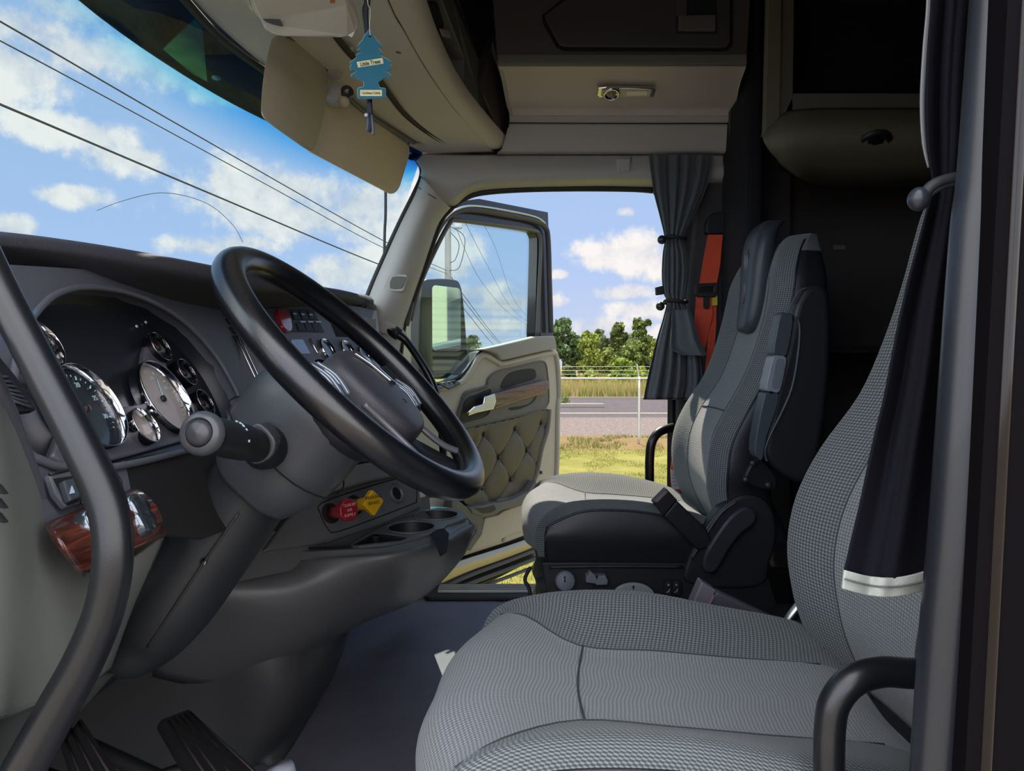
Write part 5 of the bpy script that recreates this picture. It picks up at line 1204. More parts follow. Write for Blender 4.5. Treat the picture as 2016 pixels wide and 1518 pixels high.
g4 = handle('assist_handle', 'curved black rod handle on the passenger A pillar beside the open door', [P(762, 650, 2.37), P(780, 657, 2.36), P(800, 672, 2.36), P(828, 712, 2.34), P(850, 752, 2.33), P(862, 790, 2.33), P(870, 850, 2.34), P(876, 960, 2.38)], [.013, .016, .0125, .0125, .0125, .0125, .0125, .013])
bz = prism('handle_base', smooth_loop([P(a, b, 2.39) for a, b in ((733, 632), (745, 628), (780, 640), (800, 655), (796, 668), (775, 662), (745, 655), (734, 645))], 3), (0, -.035, 0), m_trim, g4, .012, 4)
# small speaker cap on the pillar
sc2 = tag(prism('pillar_speaker', smooth_loop([P(a, b, 2.392) for a, b in ((766, 543), (774, 540), (798, 541), (803, 546), (797, 570), (790, 575), (764, 573), (756, 570), (757, 562))], 2), (0, -.012, 0), m_trim, None, .004, 3), 'small perforated speaker cover on the passenger A pillar', 'speaker')
prism('perforated_grille', smooth_loop([P(a, b, 2.379) for a, b in ((772, 546), (796, 545), (799, 549), (792, 566), (786, 568), (768, 567))], 2), (0, -.003, 0), mat('speaker_mesh', (112, 114, 108), .8, bump=1, bscale=500), sc2, .001)
# defroster-light ribs low on the pillar stay plain; black rod base
tube('rod_collar', [P(775, 652, 2.36), P(786, 660, 2.36)], .0205, m_blk, g4, 16, smooth_pts=False)

# ================================================================ pedals, bottle
m_ped = mat('pedal_rubber', (34, 34, 36), .6)
def pedal(label, pts, Y, dz, n=4, m=m_ped):
    base = thing('foot_pedal', label, 'pedal', pts[0], 'foot pedals')
    ol = pts; nrm = (V(ol[1])-V(ol[0])).cross(V(ol[3])-V(ol[0])).normalized()
    if nrm.dot(CAM-V(ol[0])) < 0: nrm = -nrm
    prism('pad', ol, -nrm*.02, m, base, .008, 3)
    for k in range(n):
        t = (k+.7)/(n+.4); a = V(ol[0]).lerp(V(ol[1]), t); b = V(ol[3]).lerp(V(ol[2]), t)
        tube('tread', [a.lerp(b, .06)+nrm*.001, a.lerp(b, .94)+nrm*.001], .0018, mat('tread_edge', (104, 92, 88), .4, .5), base, 6, smooth_pts=False)
    tube('arm', [(V(ol[0])+V(ol[1])+V(ol[2])+V(ol[3]))/4-nrm*.015, (V(ol[0])+V(ol[1])+V(ol[2])+V(ol[3]))/4-nrm*.07+V((-.05, .02, .02)), (V(ol[0])+V(ol[1])+V(ol[2])+V(ol[3]))/4*0+V((-1.1, (V(ol[0]).y+V(ol[2]).y)/2+.03, .45))], .012, m_blk, base, 8, smooth_pts=False)
    return base
pedal('wide ribbed rubber pedal with bright tread lines, right of the other', [P(318, 1412, 1.12), P(372, 1392, 1.22), P(560, 1560, 1.02), P(430, 1600, .93)], 1, 0, 5)
pedal('narrow ribbed rubber pedal nearest the curved grab handle', [P(118, 1462, .98), P(158, 1405, 1.04), P(262, 1560, .90), P(170, 1620, .84)], 1, 0, 3)
bt = thing('spray_bottle', 'white bottle cap with blue and red rings cut off by the bottom edge', 'bottle', P(548, 1525, 1.3))
c = P(556, 1540, 1.28); ax = (P(520, 1470, 1.28)-P(556, 1540, 1.28)).normalized()
m_wp = mat('white_cap', (205, 208, 222), .4)
lathe('cap', c, V((-.25, 0, 1)), [(.028, -.10), (.028, .02), (.026, .028), (.0, .032)], m_wp, bt, 28)
lathe('blue_ring', c, V((-.25, 0, 1)), [(.0285, -.012), (.0287, -.006), (.0285, .0)], mat('ring_blue', (46, 62, 170), .4), bt, 28)
lathe('red_ring', c, V((-.25, 0, 1)), [(.0285, -.022), (.0287, -.018), (.0285, -.014)], mat('ring_red', (190, 50, 60), .4), bt, 28)

# ================================================================ visors, freshener, strap
m_vis = mat('visor_cloth', (222, 206, 180), .75, bump=.2, bscale=800)
m_vis2 = mat('visor_cloth_grey', (196, 186, 166), .75, bump=.2, bscale=800)
def pillow(name, c4, th, m, par, r=.04):
    """padded board between four corners (tl, tr, br, bl) with rounded corners and edges"""
    tl, tr, br, bl = [V(p) for p in c4]; n = ((tr-tl).cross(bl-tl)).normalized()
    def bil(u, v): return tl*(1-u)*(1-v)+tr*u*(1-v)+br*u*v+bl*(1-u)*v
    W_ = (tr-tl).length; H_ = (bl-tl).length; ol = []
    for cx, cy, a0 in ((1, 0, -90), (1, 1, 0), (0, 1, 90), (0, 0, 180)):
        for i in range(7):
            a = math.radians(a0+90*i/6); ru, rv = r/W_, r/H_
            u = (1-ru if cx else ru)+ru*math.cos(a); v = (1-rv if cy else rv)+rv*math.sin(a); ol.append(bil(u, v))
    return prism(name, ol, n*th, m, par, th*.42, 4, smooth=True)
vis = thing('sun_visor', 'tan passenger sun visor folded down over the corner of the windshield', 'sun visor', P(720, 205, 2.1), 'sun visors')
pillow('visor_board', [P(628, 150, 1.84), P(813, 288, 2.37), P(783, 387, 2.31), P(600, 290, 1.80)], .018, m_vis, vis, .045)
tube('hinge_rod', [P(640, 140, 1.86), P(700, 205, 2.0), P(760, 248, 2.18), P(826, 288, 2.38)], .007, m_grey, vis, 8)
tube('end_clip', [P(806, 280, 2.34), P(822, 287, 2.36), P(834, 279, 2.38)], .010, m_headg, vis, 10)
vis2 = thing('sun_visor', 'smaller grey brown centre visor angled across the tan one', 'sun visor', P(590, 110, 1.65), 'sun visors')
def vp(px, py, Y): return P(px, py, Y)
vb = prism('visor_board', smooth_loop([vp(a, b, Y) for a, b, Y in ((535, 86, 1.60), (552, 78, 1.62), (572, 82, 1.66), (610, 112, 1.75), (640, 142, 1.83), (644, 170, 1.84), (641, 205, 1.83), (632, 250, 1.80), (618, 288, 1.76), (608, 297, 1.74), (570, 272, 1.64), (530, 243, 1.55), (516, 228, 1.52), (515, 205, 1.52), (521, 145, 1.55))], 3), V((.3, -.9, .0))*.022, m_vis2, vis2, .008, 4, smooth=True)
tube('hinge_rod', [P(560, 70, 1.62), P(600, 98, 1.72), P(648, 142, 1.84)], .0065, m_grey, vis2, 8)
br_ = tag(lathe('hinge_cap', P(657, 140, 1.84), (.2, -.5, -.8), [(.022, 0), (.022, .006), (.016, .012), (0, .014)], m_headg, None, 20), 'round grey hinge cap between the two tan visors', 'hinge')
lt = thing('map_lamp', 'pair of small swivel lamp eyes on the headliner beside the visors', 'light', P(665, 195, 1.86))
lathe('housing', P(661, 190, 1.86), (.1, -.6, -.8), [(.030, -.02), (.030, .0), (.024, .014), (.0, .018)], m_headg, lt, 20)
lathe('eye', P(684, 182, 1.84), (.3, -.8, -.5), [(.016, -.01), (.016, .004), (.010, .010), (0, .010)], mat('smoke', (86, 82, 78), .2, .5), lt, 20)
lathe('eye', P(678, 200, 1.84), (.3, -.8, -.5), [(.013, -.01), (.013, .004), (.008, .009), (0, .009)], mat('lamp_plate',), lt, 20)
# driver visor folded up at the top edge
v3 = thing('sun_visor', 'light grey driver visor folded flat at the top with a warning label', 'sun visor', P(600, 30, 1.3), 'sun visors')
prism('visor_board', smooth_loop([P(a, b, Y) for a, b, Y in ((478, -10, 1.30), (495, 22, 1.37), (512, 40, 1.39), (520, 58, 1.41), (535, 68, 1.42), (565, 73, 1.43), (620, 75, 1.43), (672, 75, 1.43), (694, 70, 1.42), (706, 56, 1.41), (700, 30, 1.37), (680, -10, 1.30), (640, -150, 1.12), (470, -150, 1.12))], 3), V((0, .25, 1))*.02, m_head, v3, .006, 3)
prism('pivot_recess', smooth_loop([P(a, b, 1.385) for a, b in ((516, 26), (540, 28), (552, 40), (558, 52), (545, 50), (530, 46), (518, 38))], 2), (0, -.003, 0), m_cabdark, v3)
lb = prism('warning_label', [P(a, b, Y) for a, b, Y in ((603, -60, 1.232), (661, -60, 1.232), (660, 8, 1.334), (609, 9, 1.334))], (0, -.002, -.002), mat('label_white', (214, 208, 198), .6), v3)
prism('label_orange', [P(a, b, Y) for a, b, Y in ((650, -60, 1.226), (661, -60, 1.226), (660, 6, 1.328), (650, 6, 1.328))], (0, -.0015, -.001), mat('label_orange', (206, 110, 70), .6), lb)
for k in range(3): tube('print', [P(612, -8+k*6, 1.31+k*.008), P(640-k*6, -8+k*6, 1.31+k*.008)], .0007, mat('print_grey', (120, 110, 104), .7), lb, 4, smooth_pts=False)
# strap and pendant freshener
m_str = mat('ribbon', (20, 22, 34), .6)
sp = thing('ribbon_strap', 'dark knotted ribbon hanging behind the turquoise air freshener', 'ribbon', P(725, 0, 1.25))
tube('ribbon', [V((P(728, -160, 1.25).x, 1.25, 1.578)), P(728, -160, 1.25), P(724, -10, 1.25), P(719, 20, 1.25), P(722, 60, 1.25), P(728, 130, 1.255), P(727, 200, 1.25), P(729, 236, 1.25)], [.0055, .0055, .0055, .0055, .004, .004, .005, .005], m_str, sp, 8, squash=.4, up=(0, 1, 0))
for a, b, m in (((724, 222), (723, 258), mat('ribbon_blue', (66, 74, 100), .5)), ((729, 224), (727, 260), m_str), ((731, 226), (735, 266), mat('ribbon_grey', (88, 94, 112), .5)), ((726, 225), (731, 256), m_str)):
    tube('tassel', [P(*a, 1.247), P((a[0]+b[0])/2+1, (a[1]+b[1])/2, 1.245), P(*b, 1.247)], .0026, m, sp, 6)
lathe('bead', P(721, 227, 1.24), (0, -1, 0), [(.003, 0), (.003, .002), (0, .003)], m_wp, sp, 12)
FY = 1.235
m_teal = mat('freshener_teal', (12, 92, 116), .65); m_teal_e = mat('freshener_edge', (150, 180, 176), .7); m_cream = mat('freshener_cream', (214, 202, 158), .7)
ft = thing('air_freshener', 'turquoise tree shaped card air freshener hanging on a white string', 'air freshener', P(730, 62, FY))
TR = [(727, 58), (733, 66), (737, 72), (741, 79), (749, 86), (752, 92), (744, 92), (747, 98), (754, 105), (746, 108), (754, 112), (763, 117), (770, 122), (767, 126), (772, 131), (768, 137), (759, 140), (765, 144), (770, 149), (764, 154), (755, 153), (750, 158), (744, 162), (746, 170), (748, 173), (759, 174), (759, 192), (757, 193), (706, 195), (705, 192), (704, 176), (706, 173), (716, 171), (717, 163), (714, 158), (706, 157), (700, 152), (692, 152), (691, 148), (702, 140), (692, 139), (689, 132), (692, 127), (689, 123), (696, 118), (702, 114), (701, 108), (711, 103), (703, 99), (710, 93), (704, 91), (709, 84), (714, 79), (717, 72), (721, 66)]
card = prism('card', [P(a, b, FY) for a, b in TR], (0, .0016, 0), [m_teal], ft)
for k, lp in enumerate([TR]): tube('card_edge', [P(a, b, FY+.0012) for a, b in lp], .0009, m_teal_e, card, 4, closed=True, n=1, smooth_pts=False)
lab = prism('name_band', [P(a, b, FY-.0004) for a, b in ((702, 122), (753, 114), (755, 125), (705, 133))], (0, .0004, 0), m_cream, card)
rt = (P(753, 119, FY)-P(704, 127, FY)).normalized(); up_ = V((-rt.z, 0, rt.x))
text('lettering', 'Little Trees', P(729, 123.8, FY-.0012), rt, up_, .0094, mat('freshener_ink', (46, 84, 62), .7), lab, .0002, sx=.80, bold=.00018)
lab2 = prism('scent_band', [P(a, b, FY-.0004) for a, b in ((709, 177), (752, 177), (752, 189), (709, 189))], (0, .0004, 0), m_cream, card)
text('lettering', 'Caribbean Colada', P(730.5, 183, FY-.0012), (1, 0, 0), (0, 0, 1), .0060, mat('freshener_ink', ), lab2, .0002, sx=.72)
tube('string', [P(729, 70, FY-.001), P(727.5, 50, FY), P(729, 20, FY+.004), P(724, 4, FY+.012), P(722, -60, FY+.014), V((P(722, -60, 1.25).x, 1.25, 1.575))], .0007, mat('string_white', (214, 206, 190), .8), ft, 6)
lathe('hole', P(728, 71, FY-.0006), (0, -1, 0), [(.002, 0), (.002, .0004), (0, .0004)], m_void, card, 12)
# ================================================================ seats
f_mid = dot_fabric('seat_cloth_light', (98, 103, 107), (142, 147, 150), .0034)
f_bol = dot_fabric('seat_cloth_bolster', (62, 68, 71), (120, 127, 128), .0040)
f_midb = dot_fabric('seat_cloth_light_back', (98, 103, 107), (142, 147, 150), .0034, us=.6)
f_bolb = dot_fabric('seat_cloth_bolster_back', (66, 72, 75), (126, 132, 134), .0036, us=.5)
m_vin = mat('seat_vinyl_black', (33, 35, 40), .42, bump=.2, bscale=500)
m_vin2 = mat('seat_plastic_black', (30, 31, 35), .5, bump=.15, bscale=700)
m_seam = mat('seam_thread', (54, 58, 61), .8)
m_ctrl = mat('control_grey', (112, 118, 128), .45)

def curve(pts, x):
    for (a, p), (b, q) in zip(pts, pts[1:]):
        if x <= b: return p+(q-p)*max(0, (x-a)/(b-a))
    return pts[-1][1]
# front face of the backrest against height
BACKX = [(.40, .055), (.47, .020), (.52, .004), (.58, .0), (.65, .010), (.72, .042), (.80, .090), (.88, .122), (.96, .145), (1.02, .158), (1.08, .168), (1.14, .176), (1.19, .192), (1.24, .21)]
def make_seat(label, xf, xb, yc, hw=.235, lean=0., bol_h=.507, sunk=0., shear=0.):
    t = thing('truck_seat', label, 'seat', (xf+.25, yc, 0), 'cloth and vinyl truck seats')
    # --- cushion
    L_ = xb-xf
    st = [(.0, .372, .372), (-.006, .41, .41), (-.002, .445, .445), (.022, .474, .478), (.075, .482, .500), (.165, .464, bol_h), (.27, .456, bol_h-.004), (.37, .448, bol_h-.022), (L_, .44, .462), (L_+.05, .42, .43)]
    rows = []
    for i, (s, zc, zb) in enumerate(st):
        fr = max(0, 1-max(0, s)/.16)
        h = .100+.13*fr**1.1
        h = min(h, hw-.03)
        def xo(k): return xf+s+.045*(abs(k)**3)*(1 if s < .1 else max(0, 1-(s-.1)/.1))
        ze = zb-.018 if s > .0 else zb
        if i < 3: ze = zb
        zl = min(.362, ze-.0)
        e = hw
        rows.append([V((xo(1), yc-e+.012, .355)), V((xo(1), yc-e-.004, min(ze-.02, .42))), V((xo(1), yc-e+.006, ze-.004)), V((xo(.8), yc-max((hw+h)/2+.012, hw-.03), zb)), V((xo(h/hw), yc-h, zc+.10*(zb-zc) if s > .01 else zc)), V((xf+s-.004, yc-h*.45, zc)),
                     V((xf+s-.006, yc, zc-.001)), V((xf+s-.004, yc+h*.45, zc)), V((xo(h/hw), yc+h, zc+.10*(zb-zc) if s > .01 else zc)), V((xo(.8), yc+max((hw+h)/2+.012, hw-.03), zb)), V((xo(1), yc+e-.004, ze)), V((xo(1), yc+e+.004, min(ze-.02, .42))), V((xo(1), yc+e-.012, .355))])
    rows = [[V((p.x+shear*(p.y-yc), p.y, p.z)) for p in r] for r in rows]
    nu = 5
    def mi(fi, fj):
        j = fj*(12*nu+1)/nu
        if j < 2 or j >= 10: return 2
        if 4 <= j < 8: return 0
        return 1
    cu = grid('seat_cushion', rows, [f_mid, f_bol, m_vin], t, nu, 4, mi=mi)
    # seams and piping
    def col_(j, r, nm, m=m_seam, lo=3, hi=9, dz=.0): return tube(nm, [rows[i][j]+V((0, 0, dz)) for i in range(lo, hi)], r, m, cu, 6, n=4)
    col_(4, .0015, 'seam', lo=3); col_(8, .0015, 'seam', lo=3); col_(2, .0032, 'piping', m_vin, 2); col_(10, .0032, 'piping', m_vin, 2)
    tube('seam', [rows[5][j]*.5+rows[5][j]*.5+V((.006, 0, -.0005)) for j in (4, 5, 6, 7, 8)], .0015, m_seam, cu, 6)
    # --- backrest
    zs = [.40, .47, .52, .58, .65, .72, .80, .88, .96, 1.02, 1.07, 1.12, 1.15, 1.168]
    secs = []; fronts = []
    for z in zs:
        x = xb+curve(BACKX, z)+lean*(z-.5); c_ = .030 if z < .95 else .030-(z-.95)*.05
        shr = 0 if z < 1.0 else ((z-1.0)/.185)**2.2*.085
        w = hw-shr+ (.012 if .55 < z < .8 else 0)
        k = 0 if z < 1.06 else ((z-1.06)/.125)**2*.05
        d = .15 if z < .9 else .15-(z-.9)*.18
        x += k
        d = max(.03, d-k)
        s = [V((x+.034, yc+w, z)), V((x+.004, yc+w-.03, z)), V((x, yc+w-.062, z)), V((x+c_*.8, yc+w-.138, z)), V((x+c_, yc+.035, z)), V((x+c_, yc-.035, z)), V((x+c_*.8, yc-w+.138, z)), V((x, yc-w+.062, z)), V((x+.004, yc-w+.03, z)), V((x+.034, yc-w, z)),
             V((x+d*.6, yc-w-.002, z)), V((x+d, yc-w+.03, z)), V((x+d+.01, yc, z)), V((x+d, yc+w-.03, z)), V((x+d*.6, yc+w+.002, z))]
        secs.append(s)
    nc = 4
    def mib(fi, fj):
        j = fj*15
        if 3 <= j < 6: return 0
        if j < 9 or (fi > .84 and j < 11): return 1
        return 2
    bk = loft('backrest', secs, [f_midb, f_bolb, m_vin], t, 4, nc, mi=mib)
    for j in (3, 6): tube('seam', [s[j] for s in secs[:11]], .0015, m_seam, bk, 6)
    for j in (9,): tube('piping', [s[j] for s in secs[:13]], .003, m_vin, bk, 6)
    z_ = .70; i = 5
    tube('seam', [secs[5][j]+V((-.001, 0, 0)) for j in (3, 4, 5, 6)], .002, m_seam, bk, 6)
    # head pad: dark vinyl insert with its own depth
    xh = xb+curve(BACKX, 1.0)+lean*.5
    hp = []
    for z, w, fx in ((.925, .020, .006), (.935, .042, -.012), (.97, .056, -.018), (1.04, .064, -.024), (1.11, .070, -.024), (1.17, .070, -.016), (1.205, .062, -.004), (1.225, .045, .016)):
        x = xb+curve(BACKX, min(z, 1.06))+lean*(min(z, 1.06)-.5)+.012+fx
        hp.append([V((x+.02, yc+w, z)), V((x+.003, yc+w*.75, z)), V((x, yc, z)), V((x+.003, yc-w*.75, z)), V((x+.02, yc-w, z)), V((x+.05, yc-w*.9, z)), V((x+.06, yc, z)), V((x+.05, yc+w*.9, z))])
    hpo = loft('head_pad', hp, mat('head_pad_vinyl', (56, 60, 68), .38, bump=.15, bscale=500), t, 4, 4)
    def hx(z): return xb+curve(BACKX, min(z, 1.06))+lean*(min(z, 1.06)-.5)+.012-.0225
    # embossed crest: oval ring above a long narrow bar
    ring = [V((hx(1.12+.030*math.sin(a))-.001, yc+.012*math.cos(a), 1.12+.030*math.sin(a))) for a in [2*math.pi*k/20 for k in range(20)]]
    m_em = mat('emboss', (120, 118, 122), .35)
    tube('embossed_crest', ring, .0016, m_em, hpo, 6, closed=True, n=1)
    tube('embossed_crest', [V((hx(1.12+.018*math.sin(a))-.001, yc+.005*math.cos(a), 1.12+.018*math.sin(a))) for a in [2*math.pi*k/16 for k in range(16)]], .0012, m_em, hpo, 6, closed=True, n=1)
    bar_ = [(-.004, 1.085), (.004, 1.085), (.006, 1.07), (.006, 1.015), (0, 1.008), (-.006, 1.015), (-.006, 1.07)]
    tube('embossed_crest', [V((hx(z)-.0012, yc+y, z)) for y, z in bar_], .0014, m_em, hpo, 6, closed=True, n=1)
    # --- base
    bs = box('seat_base', (xf+.30, yc, .17), (.42, .36, .34), m_vin2, t, bevel=.03, segs=4)
    rows2 = []
    for k, z in enumerate((.02, .06, .10, .14, .18, .22, .26, .30)):
        o = .012 if k % 2 else 0
        rows2.append([V((xf+.05-o, yc-.19-o, z)), V((xf+.04-o, yc-.1, z)), V((xf+.04-o, yc+.1, z)), V((xf+.05-o, yc+.19+o, z)), V((xf+.25, yc+.20+o, z)), V((xf+.45+o, yc+.19+o, z)), V((xf+.45+o, yc-.19-o, z)), V((xf+.25, yc-.20-o, z))])
    loft('bellows', rows2, mat('bellows_rubber', (52, 56, 54), .45), t, 3, 4)
    tube('slide_bar', [V((xf+.006, yc-hw+.02, .34)), V((xf-.008, yc-hw+.015, .31)), V((xf+.005, yc-hw+.01, .27)), V((xf-.004, yc-hw+.012, .12)), V((xf+.004, yc-hw+.02, .10)), V((xf+.004, yc+hw-.02, .10))], .005, m_blk, t, 8)
    return t, secs, cu, bk
ps, psec, pcu, pbk = make_seat('passenger seat with grey cloth cushion in sun, black sides and a folded armrest', .040, .487, 1.955)
ds, dsec, dcu, dbk = make_seat('driver seat nearest the camera with a broad grey dotted cloth cushion', -.086, .405, .842, hw=.228, lean=.03, shear=.09)

# --- passenger seat side: control panel, recliner cover, armrest
YS = 1.708
cp = prism('side_panel', smooth_loop([P(a, b, YS) for a, b in ((1068, 1112), (1078, 1108), (1200, 1108), (1345, 1110), (1400, 1118), (1500, 1130), (1520, 1160), (1512, 1215), (1300, 1222), (1100, 1222), (1084, 1200), (1074, 1150))], 2), (0, .03, 0), m_vin2, ps, .006, 3)
tube('panel_rib', [P(1080, 1117, YS-.002), P(1200, 1115, YS-.004), P(1345, 1116, YS-.004)], .004, m_vin2, cp, 8)
lathe('dial_knob', P(1112, 1143, YS-.004), (0, -1, .25), [(.024, 0), (.0245, .010), (.023, .022), (.020, .026), (0, .027)], m_ctrl, cp, 28)
def arrow(c, s, par, up=1):
    c = V(c); prism('arrow_mark', [c+V((a*s, 0, b*s*up)) for a, b in ((-.35, 0), (.35, 0), (0, .6))], (0, -.0006, 0), m_void, par); box('arrow_mark', c+V((0, -.0003, -.2*s*up)), (.28*s, .0006, .4*s), m_void, par)
kc = P(1112, 1140, YS-.032); arrow(kc+V((0, 0, .003)), .008, cp); arrow(kc-V((0, 0, .004)), .008, cp, -1)
tg = prism('tilt_toggle', [P(a, b, YS-.002) for a, b in ((1152, 1128), (1157, 1127), (1158, 1120), (1163, 1122), (1170, 1128), (1190, 1128), (1195, 1138), (1193, 1146), (1172, 1147), (1170, 1144), (1152, 1142))], (0, -.022, 0), m_ctrl, cp, .003, 3)
arrow(P(1175, 1136, YS-.0245), .011, tg)
ov = smooth_loop([P(a, b, YS-.002) for a, b in ((1208, 1163), (1222, 1150), (1247, 1145), (1272, 1151), (1287, 1166), (1272, 1176), (1247, 1181), (1222, 1176))], 4)
prism('height_ring', inset(ov, 1.07), (0, -.004, 0), m_void, cp, .001); hr_ = prism('height_rocker', ov, (0, -.012, 0), mat('rocker_pale', (140, 146, 150), .4), cp, .004, 3)
arrow(P(1247, 1157, YS-.0145), .011, hr_); arrow(P(1247, 1170, YS-.0145), .011, hr_, -1)
hp_ = prism('heater_switches', rect(P(1323, 1157, YS-.002), (1, 0, 0), (0, 0, 1), .044, .040, .005), (0, -.006, 0), m_void, cp, .001)
for dx in (-.0095, .0095):
    c = P(1323, 1157, YS-.0085)+V((dx, 0, 0)); prism('switch', rect(c, (1, 0, 0), (0, 0, 1), .016, .034, .005), (0, -.003, 0), m_darker, hp_, .001)
    box('plus_mark', c+V((0, -.0035, .008)), (.006, .0006, .0012), m_mark, hp_); box('plus_mark', c+V((0, -.0035, .008)), (.0012, .0006, .006), m_mark, hp_)
    tube('seat_mark', [c+V((.003, -.0035, -.002)), c+V((.001, -.0035, -.009)), c+V((-.004, -.0035, -.010))], .0007, m_mark, hp_, 5, smooth_pts=False)
rc = prism('recliner_cover', smooth_loop([P(a, b, 1.70) for a, b in ((1353, 1148), (1352, 1110), (1372, 1070), (1395, 1030), (1430, 992), (1470, 974), (1508, 985), (1527, 1020), (1528, 1070), (1516, 1110), (1504, 1150), (1440, 1160))], 3), (0, .05, 0), m_vin2, ps, .014, 4)
prism('recliner_lever', smooth_loop([P(a, b, 1.694) for a, b in ((1380, 1112), (1384, 1088), (1408, 1048), (1436, 1012), (1462, 996), (1482, 1004), (1482, 1026), (1455, 1048), (1430, 1080), (1408, 1118), (1390, 1124))], 3), (0, -.018, 0), mat('lever_black', (48, 50, 56), .35), rc, .006, 3)
tube('cover_edge', [P(a, b, 1.698) for a, b in ((1362, 1100), (1388, 1056), (1420, 1010), (1450, 988))], .004, m_dark, rc, 8)
# armrest folded up beside the backrest
ar = prism('armrest', smooth_loop([P(a, b, 1.69) for a, b in ((1546, 614), (1556, 590), (1568, 572), (1582, 565), (1600, 566), (1614, 590), (1616, 700), (1606, 820), (1590, 900), (1568, 938), (1550, 942), (1520, 924), (1496, 900), (1488, 880), (1492, 850), (1510, 770), (1528, 700))], 3), (0, -.055, 0), m_vin, ps, .016, 4)
def armpc(name, q, m, off=.0): return prism(name, smooth_loop([P(a, b, 1.628-off) for a, b in q], 2), (0, .045, 0), m, ar, .009, 4)
m_ag = mat('arm_slate', (66, 74, 82), .38)
armpc('grip_sleeve', ((1536, 618), (1548, 616), (1562, 620), (1560, 650), (1550, 700), (1536, 700), (1522, 696), (1528, 655)), m_ag, .004)
gp = armpc('grip_button', ((1522, 702), (1535, 700), (1549, 704), (1546, 730), (1536, 772), (1520, 771), (1507, 768), (1514, 735)), mat('arm_grip', (132, 140, 150), .38), .006)
prism('grip_groove', smooth_loop([P(a, b, 1.621) for a, b in ((1530, 708), (1544, 709), (1541, 735), (1533, 764), (1520, 762), (1524, 735))], 2), (0, -.001, 0), mat('arm_groove', (108, 116, 126), .4), gp)
armpc('arm_lower', ((1506, 775), (1520, 776), (1534, 775), (1528, 810), (1510, 860), (1502, 905), (1493, 903), (1486, 890), (1490, 850)), m_ag, .002)
tube('arm_stitching', [P(a, b, 1.632) for a, b in ((1553, 612), (1562, 592), (1574, 573), (1586, 567))], .002, mat('stitch', (88, 84, 90), .6), ar, 6)
tube('arm_edge', [P(a, b, 1.633) for a, b in ((1564, 626), (1574, 640), (1572, 690), (1560, 760), (1540, 810), (1515, 860), (1506, 890), (1510, 908))], .003, m_ag, ar, 8)
hb = prism('arm_bracket', smooth_loop([P(a, b, 1.685) for a, b in ((1480, 905), (1492, 900), (1512, 922), (1524, 945), (1518, 962), (1490, 958), (1462, 946), (1466, 925))], 2), (0, -.02, 0), mat('bracket_black', (40, 42, 46), .35, .4), ps, .004, 3)
for px, py in ((1482, 912), (1468, 944), (1512, 955)): lathe('bolt', P(px, py, 1.663), (0, -1, 0), [(.008, 0), (.008, .004), (.005, .007), (0, .007)], m_dark, hb, 6)

# --- buckle stalks
def stalk(label, q, Y, m, m2, slot, th=.022, endq=None):
    t = thing('seatbelt_buckle', label, 'seat belt buckle', P(*q[0], Y), 'belt buckles beside the seats')
    prism('sleeve', [P(a, b, Y) for a, b in q], (0, th, 0), m, t, .005, 3)
    prism('buckle_head', [P(a, b, Y-.003) for a, b in endq], (0, th+.006, 0), m2, t, .003, 3)
    prism('buckle_slot', [P(a, b, Y-.0045) for a, b in slot], (0, -.001, 0), mat('buckle_edge', (120, 98, 100), .4), t)
    return t
stalk('black belt buckle on a stiff sleeve leaning over the passenger cushion', ((1306, 1016), (1332, 985), (1392, 1043), (1404, 1075), (1375, 1085), (1350, 1060)), 1.69, mat('sleeve_black', (22, 22, 25), .5), mat('buckle_black', (28, 25, 28), .4), ((1287, 986), (1310, 965), (1315, 968), (1294, 989)), endq=((1285, 989), (1312, 962), (1334, 985), (1307, 1016)))
bks = stalk('grey belt buckle sleeve lying beside the driver cushion', ((1390, 1200), (1410, 1163), (1480, 1196), (1552, 1230), (1545, 1262), (1480, 1245), (1426, 1215)), 1.13, mat('sleeve_grey', (66, 66, 74), .55), mat('buckle_grey', (94, 90, 98), .45), ((1389, 1197), (1403, 1170), (1407, 1172), (1394, 1200)), endq=((1362, 1191), (1382, 1145), (1411, 1163), (1390, 1201)))
tube('buckle_rod', [P(1550, 1226, 1.12), P(1562, 1208, 1.12), P(1585, 1180, 1.12)], .008, m_steel, bks, 10)
tube('floor_bracket', [P(1548, 1236, 1.135), P(1560, 1300, 1.15), V((P(1560, 1300, 1.15).x, 1.16, 0))], .014, m_blk, bks, 8, smooth_pts=False)
lathe('bolt', P(1587, 1254, 1.10), (-.3, -1, .3), [(.006, 0), (.006, .004), (0, .007)], m_chrome, bks, 12)

# ================================================================ orange belt
m_or = mat('belt_orange', (228, 84, 50), .65, bump=.4, bscale=900)
bl = thing('seat_belt', 'bright orange passenger seat belt with a black latch frame on the pillar', 'seat belt', P(1405, 460, 2.42))
prism('anchor_cover', smooth_loop([P(a, b, 2.455) for a, b in ((1384, 456), (1386, 440), (1396, 426), (1412, 422), (1424, 428), (1426, 445), (1422, 462), (1390, 464))], 3), (0, -.04, 0), m_vin2, bl, .01, 3)
def web(q, Ys, nm='webbing'):
    return prism(nm, [P(a, b, y) for (a, b), y in zip(q, Ys)], (0, .003, 0), m_or, bl)
web(((1394, 462), (1423, 462), (1418, 520), (1410, 565), (1376, 565), (1384, 515)), (2.40,)*6)
web(((1371, 580), (1402, 580), (1403, 620), (1394, 660), (1384, 705), (1376, 690), (1367, 640)), (2.395,)*7)
web(((1392, 580), (1411, 580), (1410, 640), (1406, 700), (1394, 745), (1388, 735), (1392, 690), (1396, 640)), (2.405,)*8)
